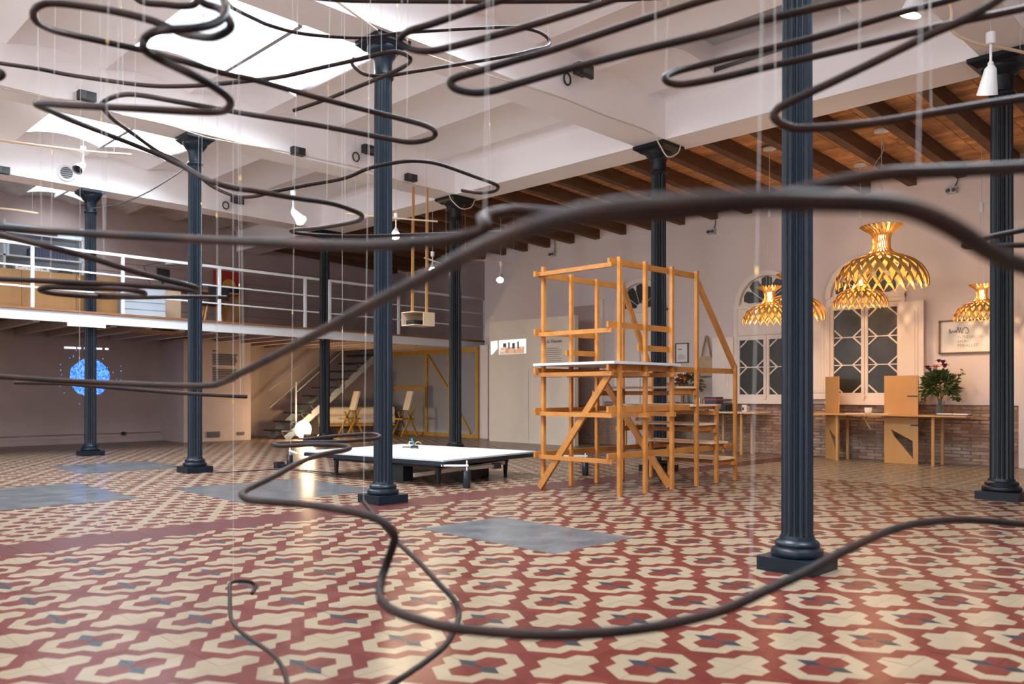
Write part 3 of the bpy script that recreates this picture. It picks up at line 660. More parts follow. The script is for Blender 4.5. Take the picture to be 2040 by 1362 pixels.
m = MB(); m.tube([(pc.x-0.05, pc.y+0.05, 0.35), (pc.x-0.05, pc.y+0.05, 0.43)], 0.004, 6); m.build('pin', 'white_metal', rb)
# floor cable to the platform
kp = catmull([onz(428, 941, 0.008), onz(470, 939, 0.008), onz(520, 936, 0.008), onz(560, 934, 0.008), onz(600, 936, 0.008), onz(650, 940, 0.008), onz(690, 946, 0.008)])
tag(MB().tube(kp, 0.008, 6).build('power_cable', 'cable_black'), 'black cable on the tiles running to the white platform', 'cable')
sb = onz(556, 933, 0)
tag(MB().cbox((sb.x, sb.y, 0.05), 0.12, 0.10, 0.10).add([], []).cbox((sb.x+0.05, sb.y-0.04, 0.03), 0.12, 0.1, 0.06).build('power_adapter', 'black', None, loc=(sb.x, sb.y, 0)), 'small black power adapter on the tiles left of the platform', 'adapter')
# ================================================================ PLYWOOD TABLE UNDER THE WINDOW
tb = thing('plywood_table', (13.4, 5.0, 0), 'plywood table with two upright panels piercing its top', 'table')
YT0, YT1 = 3.92, 6.42
MB().box(13.12, 13.72, YT0, YT1, 0.742, 0.765).build('table_top', 'ply', tb)
for x, y in ((13.22, 5.87), (13.22, 4.40), (13.62, 5.87), (13.62, 4.40)):
    m = MB(); m.tube([(x, y, 0), (x, y, 0.742)], 0.026, 12); m.build('leg', 'ply', tb, smooth=True)
def slab_holed(mb, x0, x1, outer, hole):
    # outer rect (y0,y1,z0,z1) with a triangular hole: split into 5 quads/tri prisms
    y0, y1, z0, z1 = outer; (a, b, c) = hole
    for poly in ([(y0, z0), (y1, z0), c, ], [(y1, z0), (y1, z1), a, b, c] , [(y1, z1), (y0, z1), a], [(y0, z1), (y0, z0), c, a]):
        mb.prism(poly, 'x', x0, x1)
def upright(y0, y1, x, lab, rot=0.0, ztop=1.37):
    m = MB()
    Y0, Y1 = y0, y1; w = Y1-Y0
    def P(f): return Y1-w*f           # f from the image-left edge
    a = (P(0.20), 0.53); b = (P(0.84), 0.36); c = (P(0.86), 0.08); d = (P(0.30), 0.42)
    lo, hi = [(Y1, 0), (Y1, ztop), a, d, c], None
    for poly in ([(Y1, 0), (Y0, 0), c], [(Y0, 0), (Y0, ztop), b, c], [(Y0, ztop), (Y1, ztop), a, b], [(Y1, ztop), (Y1, 0), d, a], [(Y1, 0), c, d]):
        m.prism(poly, 'x', x-0.011, x+0.011)
    yc = (y0+y1)/2
    if rot: m.v = [(x+(px_-x)*math.cos(rot)-(py_-yc)*math.sin(rot), yc+(px_-x)*math.sin(rot)+(py_-yc)*math.cos(rot), pz_) for px_, py_, pz_ in m.v]
    o = m.build('upright_panel', 'ply', tb)
    return o
upright(4.66, 5.17, 13.36, '', 0.0)
yu = onx(1658, 800, 13.42).y; upright(yu-0.25, yu+0.25, 13.42, '', -0.74, 1.37)
for y, z in ((4.75, 1.05), (4.70, 0.60)): MB().box(13.343, 13.35, y-0.09, y+0.07, z-0.008, z+0.008).build('slot', 'black', tb)
m = MB(); m.bar((13.3, 5.50, 0.74), (13.35, 5.38, 0.52), 0.012, 0.02); m.build('stay', 'ply', tb)
tag(MB().lathe([(0.03, 0), (0.05, 0.02), (0.055, 0.06), (0.058, 0.10), (0.05, 0.095), (0.045, 0.03), (0.0001, 0.02)], (13.35, 5.42, 0.765), 16).build('paper_cup', 'paper', None, True, loc=(13.35, 5.42, 0.765)), 'crumpled white paper cup standing on the plywood table', 'cup')
tag(MB().cbox((13.35, 5.62, 0.768), 0.22, 0.30, 0.006, rz=0.2).build('paper_sheet', 'paper', None, loc=(13.35, 5.62, 0.765)), 'white sheet of paper left of the cup on the plywood table', 'paper')
tag(MB().cbox((13.35, 5.2, 0.768), 0.2, 0.28, 0.006, rz=-0.1).build('paper_sheet', 'paper', None, loc=(13.35, 5.2, 0.765)), 'white sheet of paper right of the cup on the plywood table', 'paper')
bk = thing('open_book', (13.35, 4.15, 0.765), 'open white guest book at the right end of the plywood table', 'book')
m = MB(); m.cbox((13.35, 4.15, 0.772), 0.28, 0.44, 0.014, rz=0.1); m.build('cover', 'book_dark', bk)
m = MB(); m.cbox((13.35, 4.26, 0.785), 0.26, 0.20, 0.018, rz=0.1); m.cbox((13.35, 4.04, 0.785), 0.26, 0.20, 0.014, rz=0.1); m.build('pages', 'paper', bk)
def bouquet(name, loc, lab, rad, hgt, flowers, vase_h, vase_r, vase_mat, droop=True, nleaf=420):
    x, y, z = loc; t = thing(name, loc, lab, 'flowers')
    m = MB(); m.lathe([(vase_r*0.85, 0), (vase_r*0.8, 0.02), (vase_r*0.75, vase_h*0.5), (vase_r, vase_h), (vase_r*0.92, vase_h), (vase_r*0.68, vase_h*0.5), (vase_r*0.7, 0.03), (0.0001, 0.025)], loc, 20); v = m.build('vase', vase_mat, t, smooth=True)
    m = MB()
    for k in range(12):
        a = random.uniform(0, 6.28); m.tube([(x+0.02*math.cos(a), y+0.02*math.sin(a), z+0.03), (x+0.3*vase_r*math.cos(a+1), y+0.3*vase_r*math.sin(a+1), z+vase_h), (x+rad*0.55*math.cos(a), y+rad*0.55*math.sin(a), z+vase_h+hgt*0.5)], 0.004, 5)
    m.build('stems', 'leaf', t)
    m = MB()
    for k in range(nleaf):
        a = random.uniform(0, 6.28); e = random.uniform(-0.5, 1.45); rr = rad*random.uniform(0.45, 1.05); c = Vector((x+rr*math.cos(a)*math.cos(e), y+rr*math.sin(a)*math.cos(e), z+vase_h+hgt*0.42+hgt*0.5*math.sin(e)*rr/rad))
        d = Vector((math.cos(a)*math.cos(e), math.sin(a)*math.cos(e), math.sin(e)+random.uniform(-0.6, 0.4))).normalized(); s = d.cross(Vector((random.uniform(-1, 1), random.uniform(-1, 1), 1))).normalized(); L = random.uniform(0.055, 0.10); W = L*0.26; nrm = d.cross(s)
        m.add([c, c+d*L*0.45+s*W+nrm*0.006, c+d*L, c+d*L*0.45-s*W+nrm*0.006, c+d*L*0.45-nrm*0.006], [(0, 1, 4), (1, 2, 4), (2, 3, 4), (3, 0, 4)])
    if droop:
        for base, tip in (((0.0, -rad*0.8, hgt*0.55), (0.05, -rad*1.35, hgt*1.0)), ((0, -rad*0.8, hgt*0.1), (0.0, -rad*1.25, -hgt*0.05)), ((0, rad*0.8, hgt*0.3), (0, rad*1.0, -0.02))):
            for k in range(26):
                f = random.random(); c = Vector((x, y, z+vase_h))+Vector(base)*(1-f)+Vector(tip)*f; d = Vector((random.uniform(-1, 1), random.uniform(-1, 1), random.uniform(-0.4, 1))).normalized(); s = d.orthogonal().normalized(); L = 0.07; m.add([c, c+d*L*0.45+s*0.018, c+d*L, c+d*L*0.45-s*0.018], [(0, 1, 2), (0, 2, 3)])
    m.build('foliage', 'leaf', t, kind='stuff')
    for dx, dy, dz, r, mt in flowers:
        m = MB(); c = Vector((x+dx, y+dy, z+vase_h+dz))
        for lay, (n, rr, tilt) in enumerate(((9, 1.0, 0.25), (7, 0.72, 0.75), (5, 0.42, 1.15))):
            for k in range(n):
                a = 2*math.pi*k/n+lay*0.4; o = Vector((math.cos(a), math.sin(a), 0)); s = Vector((-math.sin(a), math.cos(a), 0)); up = Vector((0, 0, 1)); d = o*math.cos(tilt)+up*math.sin(tilt); L = r*rr
                m.add([c, c+d*L*0.6+s*L*0.35, c+d*L+s*L*0.12, c+d*L-s*L*0.12, c+d*L*0.6-s*L*0.35], [(0, 1, 2, 3, 4)])
        m.sphere(c, r*0.35, 8, 6); m.build('flower', mt, t)
    return t
bouquet('flower_vase', (13.45, 4.38, 0.766), 'glass vase of dark leaves with pink and purple flowers on the plywood table', 0.24, 0.46, [(-0.13, 0.02, 0.50, 0.085, 'petal_pink'), (-0.1, -0.10, 0.52, 0.08, 'petal_purple'), (-0.05, 0.16, 0.50, 0.07, 'petal_purple'), (-0.02, -0.05, 0.58, 0.07, 'petal_purple'), (-0.12, 0.11, 0.47, 0.06, 'petal_purple'), (0.05, 0.03, 0.60, 0.06, 'petal_purple')], 0.22, 0.075, 'clear_glass', True, 1000)
# ================================================================ LONG TABLE BEHIND THE SCAFFOLD
t2 = thing('side_table', (13.4, 8.4, 0), 'long pale table on thin legs beneath the second window', 'table')
MB().box(13.15, 13.72, 7.32, 10.35, 0.735, 0.76).build('table_top', 'pine_pale', t2)
for x, y in ((13.25, 7.62), (13.62, 7.62), (13.62, 8.2), (13.25, 10.2), (13.62, 10.2)): MB().cbox((x, y, 0.367), 0.04, 0.04, 0.735).build('leg', 'ply', t2)
MB().box(13.28, 13.31, 9.2, 9.75, 0.02, 0.70).build('end_panel', 'ply_dark', t2)
def onT(x, z=0.76, X=13.40): return Vector((X, onx(x, 800, X).y, z))
p = onT(1372); bouquet('flower_vase', tuple(p), 'orange and red flowers in a glass vase seen between scaffold posts', 0.26, 0.42, [(-0.15, 0.10, 0.36, 0.10, 'petal_orange'), (-0.16, -0.02, 0.30, 0.09, 'petal_orange'), (-0.10, 0.18, 0.28, 0.09, 'petal_red'), (-0.18, 0.05, 0.22, 0.08, 'petal_red'), (-0.08, -0.08, 0.40, 0.08, 'petal_orange'), (-0.05, 0.04, 0.46, 0.08, 'petal_red')], 0.30, 0.085, 'clear_glass', False, 320)
BK = [(1393, 'book_white', 0.24, 'upright white book beside the orange flowers'), (1398, 'book_white', 0.25, 'second upright white book from the orange flowers'), (1403, 'book_tan', 0.23, 'tan upright book in the row on the long table'), (1408, 'book_white', 0.22, 'last upright white book before the flat pile')]
for x, mt, h_, lab in BK:
    p = onT(x); tag(MB().cbox((p.x, p.y, 0.76+h_/2), 0.18, 0.026, h_).build('book', mt, None, loc=tuple(p)), lab, 'book', 'books on the long table')
p = onT(1416); zz = 0.76
for mt, h_, lab in (('book_dark', 0.03, 'dark book at the bottom of the flat pile'), ('book_white', 0.10, 'white boxed volume in the middle of the pile'), ('book_dark', 0.07, 'thick dark blue book in the pile on the long table'), ('book_red', 0.025, 'thin red book near the top of the pile'), ('book_dark', 0.035, 'dark book topmost on the pile')):
    tag(MB().cbox((p.x+random.uniform(-.01, .01), p.y-0.06, zz+h_/2), 0.22, 0.26, h_, rz=random.uniform(-.1, .1)).build('book', mt, None, loc=(p.x, p.y-0.06, zz)), lab, 'book', 'books on the long table'); zz += h_+0.0005
p = onT(1400, X=13.25); tag(MB().cbox((p.x, p.y, 0.766), 0.18, 0.6, 0.012).build('paper_stack', 'paper', None, loc=tuple(p)), 'low stack of white papers at the front of the long table', 'paper')
p = onT(1420, X=13.22); tag(MB().lathe([(0.05, 0), (0.075, 0.035), (0.085, 0.07), (0.075, 0.068), (0.045, 0.012), (0.0001, 0.01)], tuple(p), 16).build('bowl', 'white_paint', None, True, loc=tuple(p)), 'small white bowl in front of the pile of books', 'bowl')
p = onT(1447); tag(MB().cbox((p.x, p.y, 0.76+0.065), 0.12, 0.15, 0.13).cbox((p.x-0.06, p.y-0.01, 0.76+0.07), 0.05, 0.07, 0.07).build('camera_box', 'black', None, loc=tuple(p)), 'squat black box device on the long table', 'device')
p = onT(1483); mg = thing('mug', tuple(p), 'white mug with a dark blue emblem on the long table', 'mug')
MB().lathe([(0.045, 0), (0.048, 0.01), (0.048, 0.125), (0.042, 0.125), (0.04, 0.02), (0.0001, 0.015)], tuple(p), 20).build('body', 'white_paint', mg, True)
m = MB(); m.cbox((p.x-0.049, p.y, p.z+0.055), 0.004, 0.035, 0.05, rz=0); m.build('emblem', 'book_dark', mg)
m = MB(); m.tube([(p.x, p.y-0.045, p.z+0.10), (p.x, p.y-0.085, p.z+0.085), (p.x, p.y-0.085, p.z+0.04), (p.x, p.y-0.045, p.z+0.03)], 0.007, 6); m.build('handle', 'white_paint', mg)
p = onT(1340); tag(MB().lathe([(0.07, 0), (0.075, 0.02), (0.05, 0.1), (0.04, 0.2), (0.055, 0.25), (0.0001, 0.26)], tuple(p), 14).build('figurine', 'book_white', None, True, loc=tuple(p)), 'pale rounded figurine at the left of the orange flowers', 'figurine')
ea = onT(1352, 0.76, 13.6)
es = thing('wooden_stand', tuple(ea), 'brown wooden trestle stand behind the orange flowers', 'stand')
for dy in (-0.1, 0.2): MB().bar((ea.x, ea.y+dy, 0.76), (ea.x, ea.y+dy*0.8, 1.25), 0.05, 0.05).build('leg', 'ply_dark', es)
MB().box(ea.x-0.04, ea.x+0.04, ea.y-0.2, ea.y+0.35, 1.25, 1.30).build('crossbar', 'ply_dark', es)
# ================================================================ PICTURES ON THE RIGHT WALL
XP = XF-0.012
fr = thing('framed_sign', (XP, 4.05, 1.95), 'wood-framed white sign with a scribbled emblem and lettering', 'sign')
y0, y1, z0, z1 = 3.60, 4.51, 1.705, 2.225
for a in ((y0, y1, z0, z0+0.022), (y0, y1, z1-0.022, z1), (y0, y0+0.022, z0, z1), (y1-0.022, y1, z0, z1)): MB().box(XP-0.028, XP+0.01, *a).build('frame_bar', 'frame_wood', fr)
MB().box(XP-0.004, XP+0.004, y0+0.01, y1-0.01, z0+0.01, z1-0.01).build('sheet', 'paper', fr)
R_ = Matrix(((0, 0, -1, 0), (-1, 0, 0, 0), (0, 1, 0, 0), (0, 0, 0, 1)))   # text x -> -Y, text y -> +Z, facing -X
def wall_text(txt, size, parent, x, y, z, mt='ink', **k):
    o = ORIG[parent.name]; return lettering(txt, size, parent, Matrix.Translation((x-o.x, y-o.y, z-o.z)) @ R_, mt, **k)
pts = [(0, -.02), (.01, .06), (.03, -.01), (.05, .03), (.075, .0), (.1, .035), (.115, .0), (.14, .09), (.16, -.01), (.18, .08), (.2, -.02), (.225, .06), (.27, .075), (.3, .03), (.29, -.015), (.25, -.01)]
m = MB(); m.tube(catmull([(XP-0.006, 4.365-a*0.9, 2.03+b*0.95) for a, b in pts], 4), 0.004, 5); m.build('emblem', 'ink', fr)
wall_text('FUNDACIÓ\nENRIC\nMIRALLES', 0.068, fr, XP-0.0055, 4.245, 1.935, 'ink_grey', spacing=0.95, offset=-0.0012)
pf = thing('framed_notice', (XP, 9.25, 1.9), 'small dark-framed printed notice hanging left of the canvas bag', 'picture')
y0, y1, z0, z1 = 9.10, 9.40, 1.69, 2.08
for a in ((y0, y1, z0, z0+0.016), (y0, y1, z1-0.016, z1), (y0, y0+0.016, z0, z1), (y1-0.016, y1, z0, z1)): MB().box(XP-0.02, XP+0.01, *a).build('frame_bar', 'frame_dark', pf)
MB().box(XP-0.004, XP+0.004, y0+0.01, y1-0.01, z0+0.01, z1-0.01).build('sheet', 'paper', pf)
m = MB(); m.box(XP-0.006, XP-0.004, 9.25, 9.34, 1.945, 1.965)
for k in range(6): m.box(XP-0.006, XP-0.004, 9.17+(0.05 if k == 5 else 0), 9.34, 1.76+k*0.018, 1.765+k*0.018)
m.build('print_lines', 'ink_grey', pf, kind='stuff')
bgp = thing('canvas_bag', (XP-0.06, 8.66, 1.9), 'beige canvas tote bag hanging from a hook beside the shutter', 'bag')
m = MB(); pl = [(8.50, 1.42), (8.83, 1.42), (8.84, 1.74), (8.78, 1.80), (8.56, 1.80), (8.49, 1.74)]; m.prism(pl, 'x', XP-0.085, XP-0.02); m.build('pouch', 'canvas', bgp)
for dx in (-0.07, -0.035):
    m = MB(); m.tube(catmull([(XP+dx, 8.77, 1.78), (XP+dx, 8.72, 2.0), (XP+dx, 8.675, 2.17), (XP+dx, 8.65, 2.17), (XP+dx, 8.61, 2.0), (XP+dx, 8.56, 1.78)], 5), 0.011, 6); m.build('strap', 'canvas', bgp)
m = MB(); m.tube([(XP+0.01, 8.662, 2.175), (XP-0.09, 8.662, 2.175), (XP-0.09, 8.662, 2.20)], 0.006, 6); m.build('hook', 'grey', bgp)
# ================================================================ BEIGE PARTITION WITH TEXT
XPn = 12.86
pn = thing('exhibition_panel', (XPn, 12.6, 0), 'tall beige exhibition partition with printed text and a small projected picture', 'panel')
MB().box(XPn, XPn+0.12, 11.22, 13.80, 0.0, 2.70).build('board', 'panel_beige', pn)
yj = onx(1053, 800, XPn).y
MB().box(XPn-0.001, XPn+0.004, yj-0.004, yj+0.004, 0.02, 1.62).build('joint', 'ink', pn)
ya = onx(978, 700, XPn).y; yb_ = onx(1048, 700, XPn).y
yq = ya-(ya-yb_)*0.20; yq2 = ya-(ya-yb_)*0.24
MB().prism([(ya, 2.265), (yq, 2.275), (yq, 2.10), (ya-0.06, 1.975), (ya, 1.96)], 'x', XPn-0.004, XPn+0.002).build('projected_picture', 'projection_pale', pn, label='left slice of the small projected photograph')
pp = MB().box(XPn-0.004, XPn+0.002, yb_, yq2, 1.96, 2.28).build('projected_picture', 'projection_pale', pn, label='small bright projected photograph of an interior')
MB().box(XPn-0.005, XPn-0.002, yb_+0.05, yq2-0.02, 1.965, 2.11).build('orange_floor', 'projection_photo', pp)
for a_, z_, w_, h_, mt_ in ((0.78, 2.16, 0.10, 0.09, 'ink_grey'), (0.62, 2.15, 0.05, 0.14, 'ply_dark'), (0.45, 2.14, 0.08, 0.12, 'ink_grey'), (0.28, 2.15, 0.05, 0.15, 'ply_dark'), (0.68, 2.03, 0.06, 0.08, 'paper'), (0.40, 2.02, 0.05, 0.07, 'paper')):
    MB().cbox((XPn-0.0055, yb_+(yq2-yb_)*a_, z_), 0.003, w_, h_).build('picture_patch', mt_, pp)
wall_text('to Heaven', 0.105, pn, XPn-0.002, onx(1089, 690, XPn).y, 2.155, 'ink', offset=0.001)
m = MB(); yl = onx(1084, 690, XPn).y; yr = onx(1118, 690, XPn).y
for k in range(15):
    if 8 < k < 10: continue
    m.box(XPn-0.002, XPn+0.001, yr+(0.0 if k % 4 else 0.06)-0.01*(k % 3), yl, 2.035-k*0.044, 2.045-k*0.044)
m.build('text_lines', 'ink_grey', pn, kind='stuff')
# ================================================================ PENDANT LAMPS
PROF = [(0.27, 0.86), (0.20, 0.81), (0.125, 0.755), (0.098, 0.68), (0.094, 0.60), (0.105, 0.53), (0.16, 0.465), (0.28, 0.415), (0.40, 0.36), (0.49, 0.285), (0.55, 0.19), (0.575, 0.09), (0.565, 0.0)]
def strip_mesh(sign, NS=24, twist=0.62, off=0.0):
    pr = catmull([(r, 0, z) for r, z in PROF], 3); n = len(pr); vs = []; fs = []
    for i, p in enumerate(pr):
        f = i/(n-1); a = sign*(twist*(f-0.5)*2)+off
        r, z = p.x, p.z; w = 0.0062+0.025*max(0.0, (r-0.1)/0.47)**0.9+(0.004 if f < 0.2 else 0)
        if f > 0.84: w *= max(0.22, (1-f)/0.16)
        t = Vector((-math.sin(a), math.cos(a), 0)); o = Vector((math.cos(a), math.sin(a), 0)); c = o*(r+0.006*sign)+Vector((0, 0, z))
        d = pr[min(i+1, n-1)]-pr[max(i-1, 0)]; nrm = (o*(-d.z)+Vector((0, 0, d.x))).normalized()
        for s, h in ((-1, 0), (1, 0), (1, 1), (-1, 1)): vs.append(c+t*w*s+nrm*0.004*h+nrm*0.012*(1 if s*sign > 0 else 0))
    for i in range(n-1):
        for k in range(4): fs.append((i*4+k, i*4+(k+1) % 4, i*4+4+(k+1) % 4, i*4+4+k))
    fs += [(3, 2, 1, 0), tuple((n-1)*4+k for k in range(4))]
    mb = MB(); mb.add(vs, fs); me = mb.mesh('wood_strip', ['gold_veneer']); return me
SM = [strip_mesh(1), strip_mesh(-1)]
def pendant(cx, ytop, Z, diam, lab, watt, zceil):
    s = diam/1.15; p = dep(cx, ytop, Z); z0 = p.z-0.86*s
    t = thing('pendant_lamp', (p.x, p.y, z0), lab, 'lamp', 'woven pendant lamps over the tables')
    for k in range(24):
        for q in (0, 1):
            o = bpy.data.objects.new('wood_strip', SM[q]); COL.objects.link(o); o.parent = t; o.scale = (s, s, s); o.rotation_euler = (0, 0, 2*math.pi*(k+0.5*q)/24)
    X, Y = p.x, p.y
    MB().tube([(X, Y, z0+0.52*s), (X, Y, z0+0.72*s)], 0.05*s, 12).build('bulb', 'bulb_warm', t, smooth=True)
    m = MB(); m.lathe([(0.02, 0.0), (0.095, 0.005), (0.10, 0.03), (0.02, 0.035)], (X, Y, zceil-0.035), 24); m.build('ceiling_rose', 'white_paint', t, smooth=True)
    zc = z0+0.86*s+0.55*(zceil-z0-0.86*s)
    m = MB(); m.tube([(X, Y, zceil), (X, Y, zc)], 0.004, 6); m.build('cord', 'line', t)
    m = MB(); m.lathe([(0.028, 0.0), (0.028, 0.14), (0.01, 0.145)], (X, Y, zc-0.1), 14); m.build('driver_can', 'white_paint', t, smooth=True)
    m = MB()
    for k in range(3): a = 2.1*k+0.4; m.tube([(X+0.022*math.cos(a), Y+0.022*math.sin(a), zc-0.09), (X+0.09*s*math.cos(a), Y+0.09*s*math.sin(a), z0+0.7*s)], 0.002, 5)
    m.build('suspension_wires', 'line', t)
    point_lamp('lamp_light', (X, Y, z0+0.40*s), watt, (1.0, 0.68, 0.38), 0.06*s, t)
pendant(1756, 449, 11.36, 1.15, 'largest golden woven pendant lamp, hanging highest', 42, 4.72)
pendant(1714, 539, 12.85, 0.77, 'small golden woven pendant lamp just below the largest one', 20, 4.66)
pendant(1533, 570, 12.20, 0.74, 'small golden woven pendant lamp left of the nearest column', 20, 4.72)
pendant(1577, 545, 13.0, 0.98, 'golden woven pendant lamp mostly hidden behind the nearest column', 22, 4.68)
pendant(1956, 566, 11.8, 0.70, 'golden woven pendant lamp half hidden by the rightmost column', 20, 4.70)
# ================================================================ SPOTLIGHTS
def spot(px_, py_, Z, aim, lab, lit, watt=0, size=1.0, angle=60, rod=None):
    c = dep(px_, py_, Z); aim = Vector(aim); d = (aim-c).normalized(); t = thing('spotlight', tuple(c), lab, 'spotlight', 'white track spotlights')
    s = size; n = c-d*0.10*s; f = c+d*0.10*s
    m = MB(); m.tube([n, n+d*0.01, f], [0.035*s, 0.042*s, 0.075*s], 18, cap=False); m.tube([n-d*0.02*s, n], [0.02*s, 0.035*s], 18); m.build('shade', 'white_metal', t, smooth=True)
    m = MB(); m.tube([c+d*0.05*s, c+d*0.085*s], 0.055*s, 16); m.build('lens', 'bulb_white' if lit else 'black_gloss', t)
    j = n+Vector((0, 0, 0.03*s)); k = j+Vector((0, 0, 0.15*s)); m = MB(); m.tube([n, j, k], 0.010*s, 8); m.sphere(tuple(j), 0.022*s, 10, 6); m.build('stem', 'white_metal', t)
    m = MB(); m.tube([k, k+Vector((0, 0, 0.09*s))], 0.035*s, 14); m.build('clamp', 'white_metal', t, smooth=True)
    hk = k+Vector((0, 0, 0.09*s)); zc_ = 5.2 if hk.x < 9.4 else 4.80
    m = MB(); m.tube([hk, (hk.x, hk.y, zc_)], 0.004, 6); m.build('hanger', 'line', t)
    if watt: point_lamp('spot_light', tuple(c+d*0.16*s), watt, (1.0, 0.76, 0.5), 0.05, t, 'SPOT', tuple(aim), angle, 0.7)
    return k+Vector((0, 0, 0.09*s))
def rod(pts, lab, r=0.014, hang=True):
    P = [dep(*p) for p in pts]; c = catmull(P, 6); t = thing('lighting_rail', tuple(P[len(P)//2]), lab, 'rail', 'wooden lighting rails')
    MB().tube(c, r, 8).build('wooden_rod', 'pine_pale', t, smooth=True)
    for q in (0.12, 0.88):
        p = c[int(q*(len(c)-1))]; m = MB(); m.tube([p, (p.x, p.y, 5.12 if p.x < 9.4 else 4.65)], 0.0022, 5); m.build('hanger', 'line', t)
spot(1970, 162, 7.4, dep(1930, 460, 7.9), 'white cone spotlight hanging near the top right column', False, 0, 1.15)
rod([(1880, -40, 7.2), (1895, 20, 7.2), (1897, 62, 7.25), (1950, 88, 7.35), (2010, 98, 7.5), (2070, 112, 7.6)], 'curved pale wooden rail at the top right corner')
spot(1822, 2, 7.2, dep(1500, 1000, 8), 'lit spotlight glaring at the top edge of the view', True, 60, 1.2)
spot(592, 430, 12.6, dep(740, 600, 11.9), 'brightest lit spotlight left of the blue platform column', True, 55, 1.15)
spot(788, 464, 13.0, dep(778, 530, 12.0), 'lit spotlight just right of the blue platform column', True, 45, 1.0)
rod([(690, 425, 13), (760, 432, 13), (820, 437, 13.1), (872, 441, 13.2)], 'straight pale wooden rail passing behind the blue platform column')
spot(862, 535, 15.0, dep(868, 620, 13.6), 'lit spotlight above the hanging projector box', True, 30, 1.0)
rod([(845, 513, 15), (870, 522, 15), (895, 533, 15.1)], 'short pale wooden rail above the projector box')
spot(997, 552, 16.0, dep(985, 640, 15.1), 'lit spotlight against the wall above the beige partition', True, 40, 0.9)
rod([(920, 516, 16), (980, 520, 16.2), (1038, 529, 16.4)], 'pale wooden rail in front of the wall above the partition')
spot(160, 333, 12.2, dep(60, 420, 11), 'unlit white spotlight beside the round vent', False, 0, 1.0)
rod([(-40, 274, 11.6), (80, 290, 11.9), (180, 302, 12.2), (262, 308, 12.4)], 'curved wooden rail at left below the second skylight', 0.018)
rod([(-30, 412, 14), (30, 418, 14), (76, 425, 14.1)], 'short wooden rail at the left edge near the far skylight', 0.018)
# ---- boxes, floodlights, vent on the beams
def beam_face(x, y, yb): return ony(x, y, yb-0.25)
for x, y, yb, lab in ((170, 194, 11.28, 'small black loudspeaker box on the white beam at far left'), (590, 303, 11.28, 'small black loudspeaker box mid-way along the white beam'), (815, 355, 11.28, 'small black loudspeaker box right of the blue platform column'), (3, 340, 15.62, 'small dark box at the left edge on the far beam')):
    p = beam_face(x, y, yb); t = thing('loudspeaker', tuple(p), lab, 'loudspeaker', 'small boxes on the beams')
    m = MB(); m.cbox((p.x, p.y-0.05, p.z), 0.20, 0.10, 0.11); m.build('cabinet', 'black', t)
    m = MB(); m.cbox((p.x-0.055, p.y-0.103, p.z), 0.075, 0.008, 0.09); m.build('grille', 'dark_grey', t)
FL = [(beam_face(1145, 143, 6.85), 'black floodlight on the white beam near the top centre'), (beam_face(725, 300, 11.28), 'black floodlight on the beam behind the blue platform column'), (beam_face(465, 398, 15.62), 'black floodlight on the far beam at left')]
for p, lab in FL:
    t = thing('floodlight', tuple(p), lab, 'floodlight', 'black floodlights on the beams')
    m = MB(); m.cbox((p.x, p.y-0.10, p.z), 0.17, 0.10, 0.13); m.cbox((p.x+0.02, p.y-0.17, p.z-0.03), 0.22, 0.04, 0.15); m.build('housing', 'black', t)
    m = MB(); m.cbox((p.x+0.02, p.y-0.192, p.z-0.04), 0.17, 0.006, 0.07); m.build('lens', 'dark_grey', t)
    m = MB(); m.bar((p.x-0.02, p.y, p.z-0.02), (p.x-0.02, p.y-0.1, p.z-0.02), 0.03, 0.03); m.build('bracket', 'black', t)
    m = MB(); q = Vector((p.x-0.17, p.y-0.03, p.z-0.14)); m.tube([q+Vector((0.06*math.cos(a), 0, 0.07*math.sin(a))) for a in [2*math.pi*k/14 for k in range(15)]], 0.012, 6, cap=False); m.build('cable_coil', 'cable_black', t)
p = beam_face(131, 345, 15.62); t = thing('wall_vent', tuple(p), 'round white vent with a dark grille on the far beam', 'vent')
m = MB(); N = 24
m.tube([(p.x, p.y, p.z), (p.x, p.y-0.04, p.z)], 0.135, 28); m.build('collar', 'white_paint', t, smooth=True)
m = MB(); m.tube([(p.x, p.y-0.03, p.z), (p.x, p.y-0.043, p.z)], 0.10, 28); g = m.build('grille', 'dark_grey', t)
m = MB()
for k in range(5): zz = p.z-0.07+0.035*k; hw = math.sqrt(max(0.0001, 0.098**2-(zz-p.z)**2)); m.bar((p.x-hw, p.y-0.046, zz), (p.x+hw, p.y-0.046, zz), 0.006, 0.012)
m.build('slats', 'grey', g)
for x, y, lab in ((1103, 507, 'small emergency light on the window wall above the scaffold'), (1420, 462, 'small emergency light on the wall between fanlight windows'), (1898, 380, 'small emergency light on the wall near the rightmost column')):
    p = onx(x, y, XF); t = thing('emergency_light', tuple(p), lab, 'lamp', 'emergency lights on the window wall')
    m = MB(); m.cbox((p.x-0.04, p.y, p.z), 0.08, 0.15, 0.10); m.build('housing', 'pale_grey', t)
    for s in (-1, 1): m = MB(); m.tube([(p.x-0.08, p.y+0.04*s, p.z), (p.x-0.11, p.y+0.045*s, p.z-0.01)], 0.03, 12); m.build('head', 'dark_grey', t)
    m = MB(); m.tube(catmull([(p.x-0.02, p.y-0.03, p.z+0.05), (p.x-0.05, p.y-0.09, p.z+0.16), (p.x-0.03, p.y-0.05, p.z+0.32), (p.x-0.02, p.y, p.z+0.42)], 5), 0.008, 5); m.build('cable', 'cable_black', t)
def surf_cable(pts, lab, mt='cable', r=0.009): c = catmull(pts, 6); tag(MB().tube(c, r, 6).build('cable', mt, None, loc=tuple(c[0])), lab, 'cable')
f = 6.59
surf_cable([ony(640, -20, f), ony(700, 22, f), ony(752, 60, f)], 'cable along the beam edge left of the platform column capital')
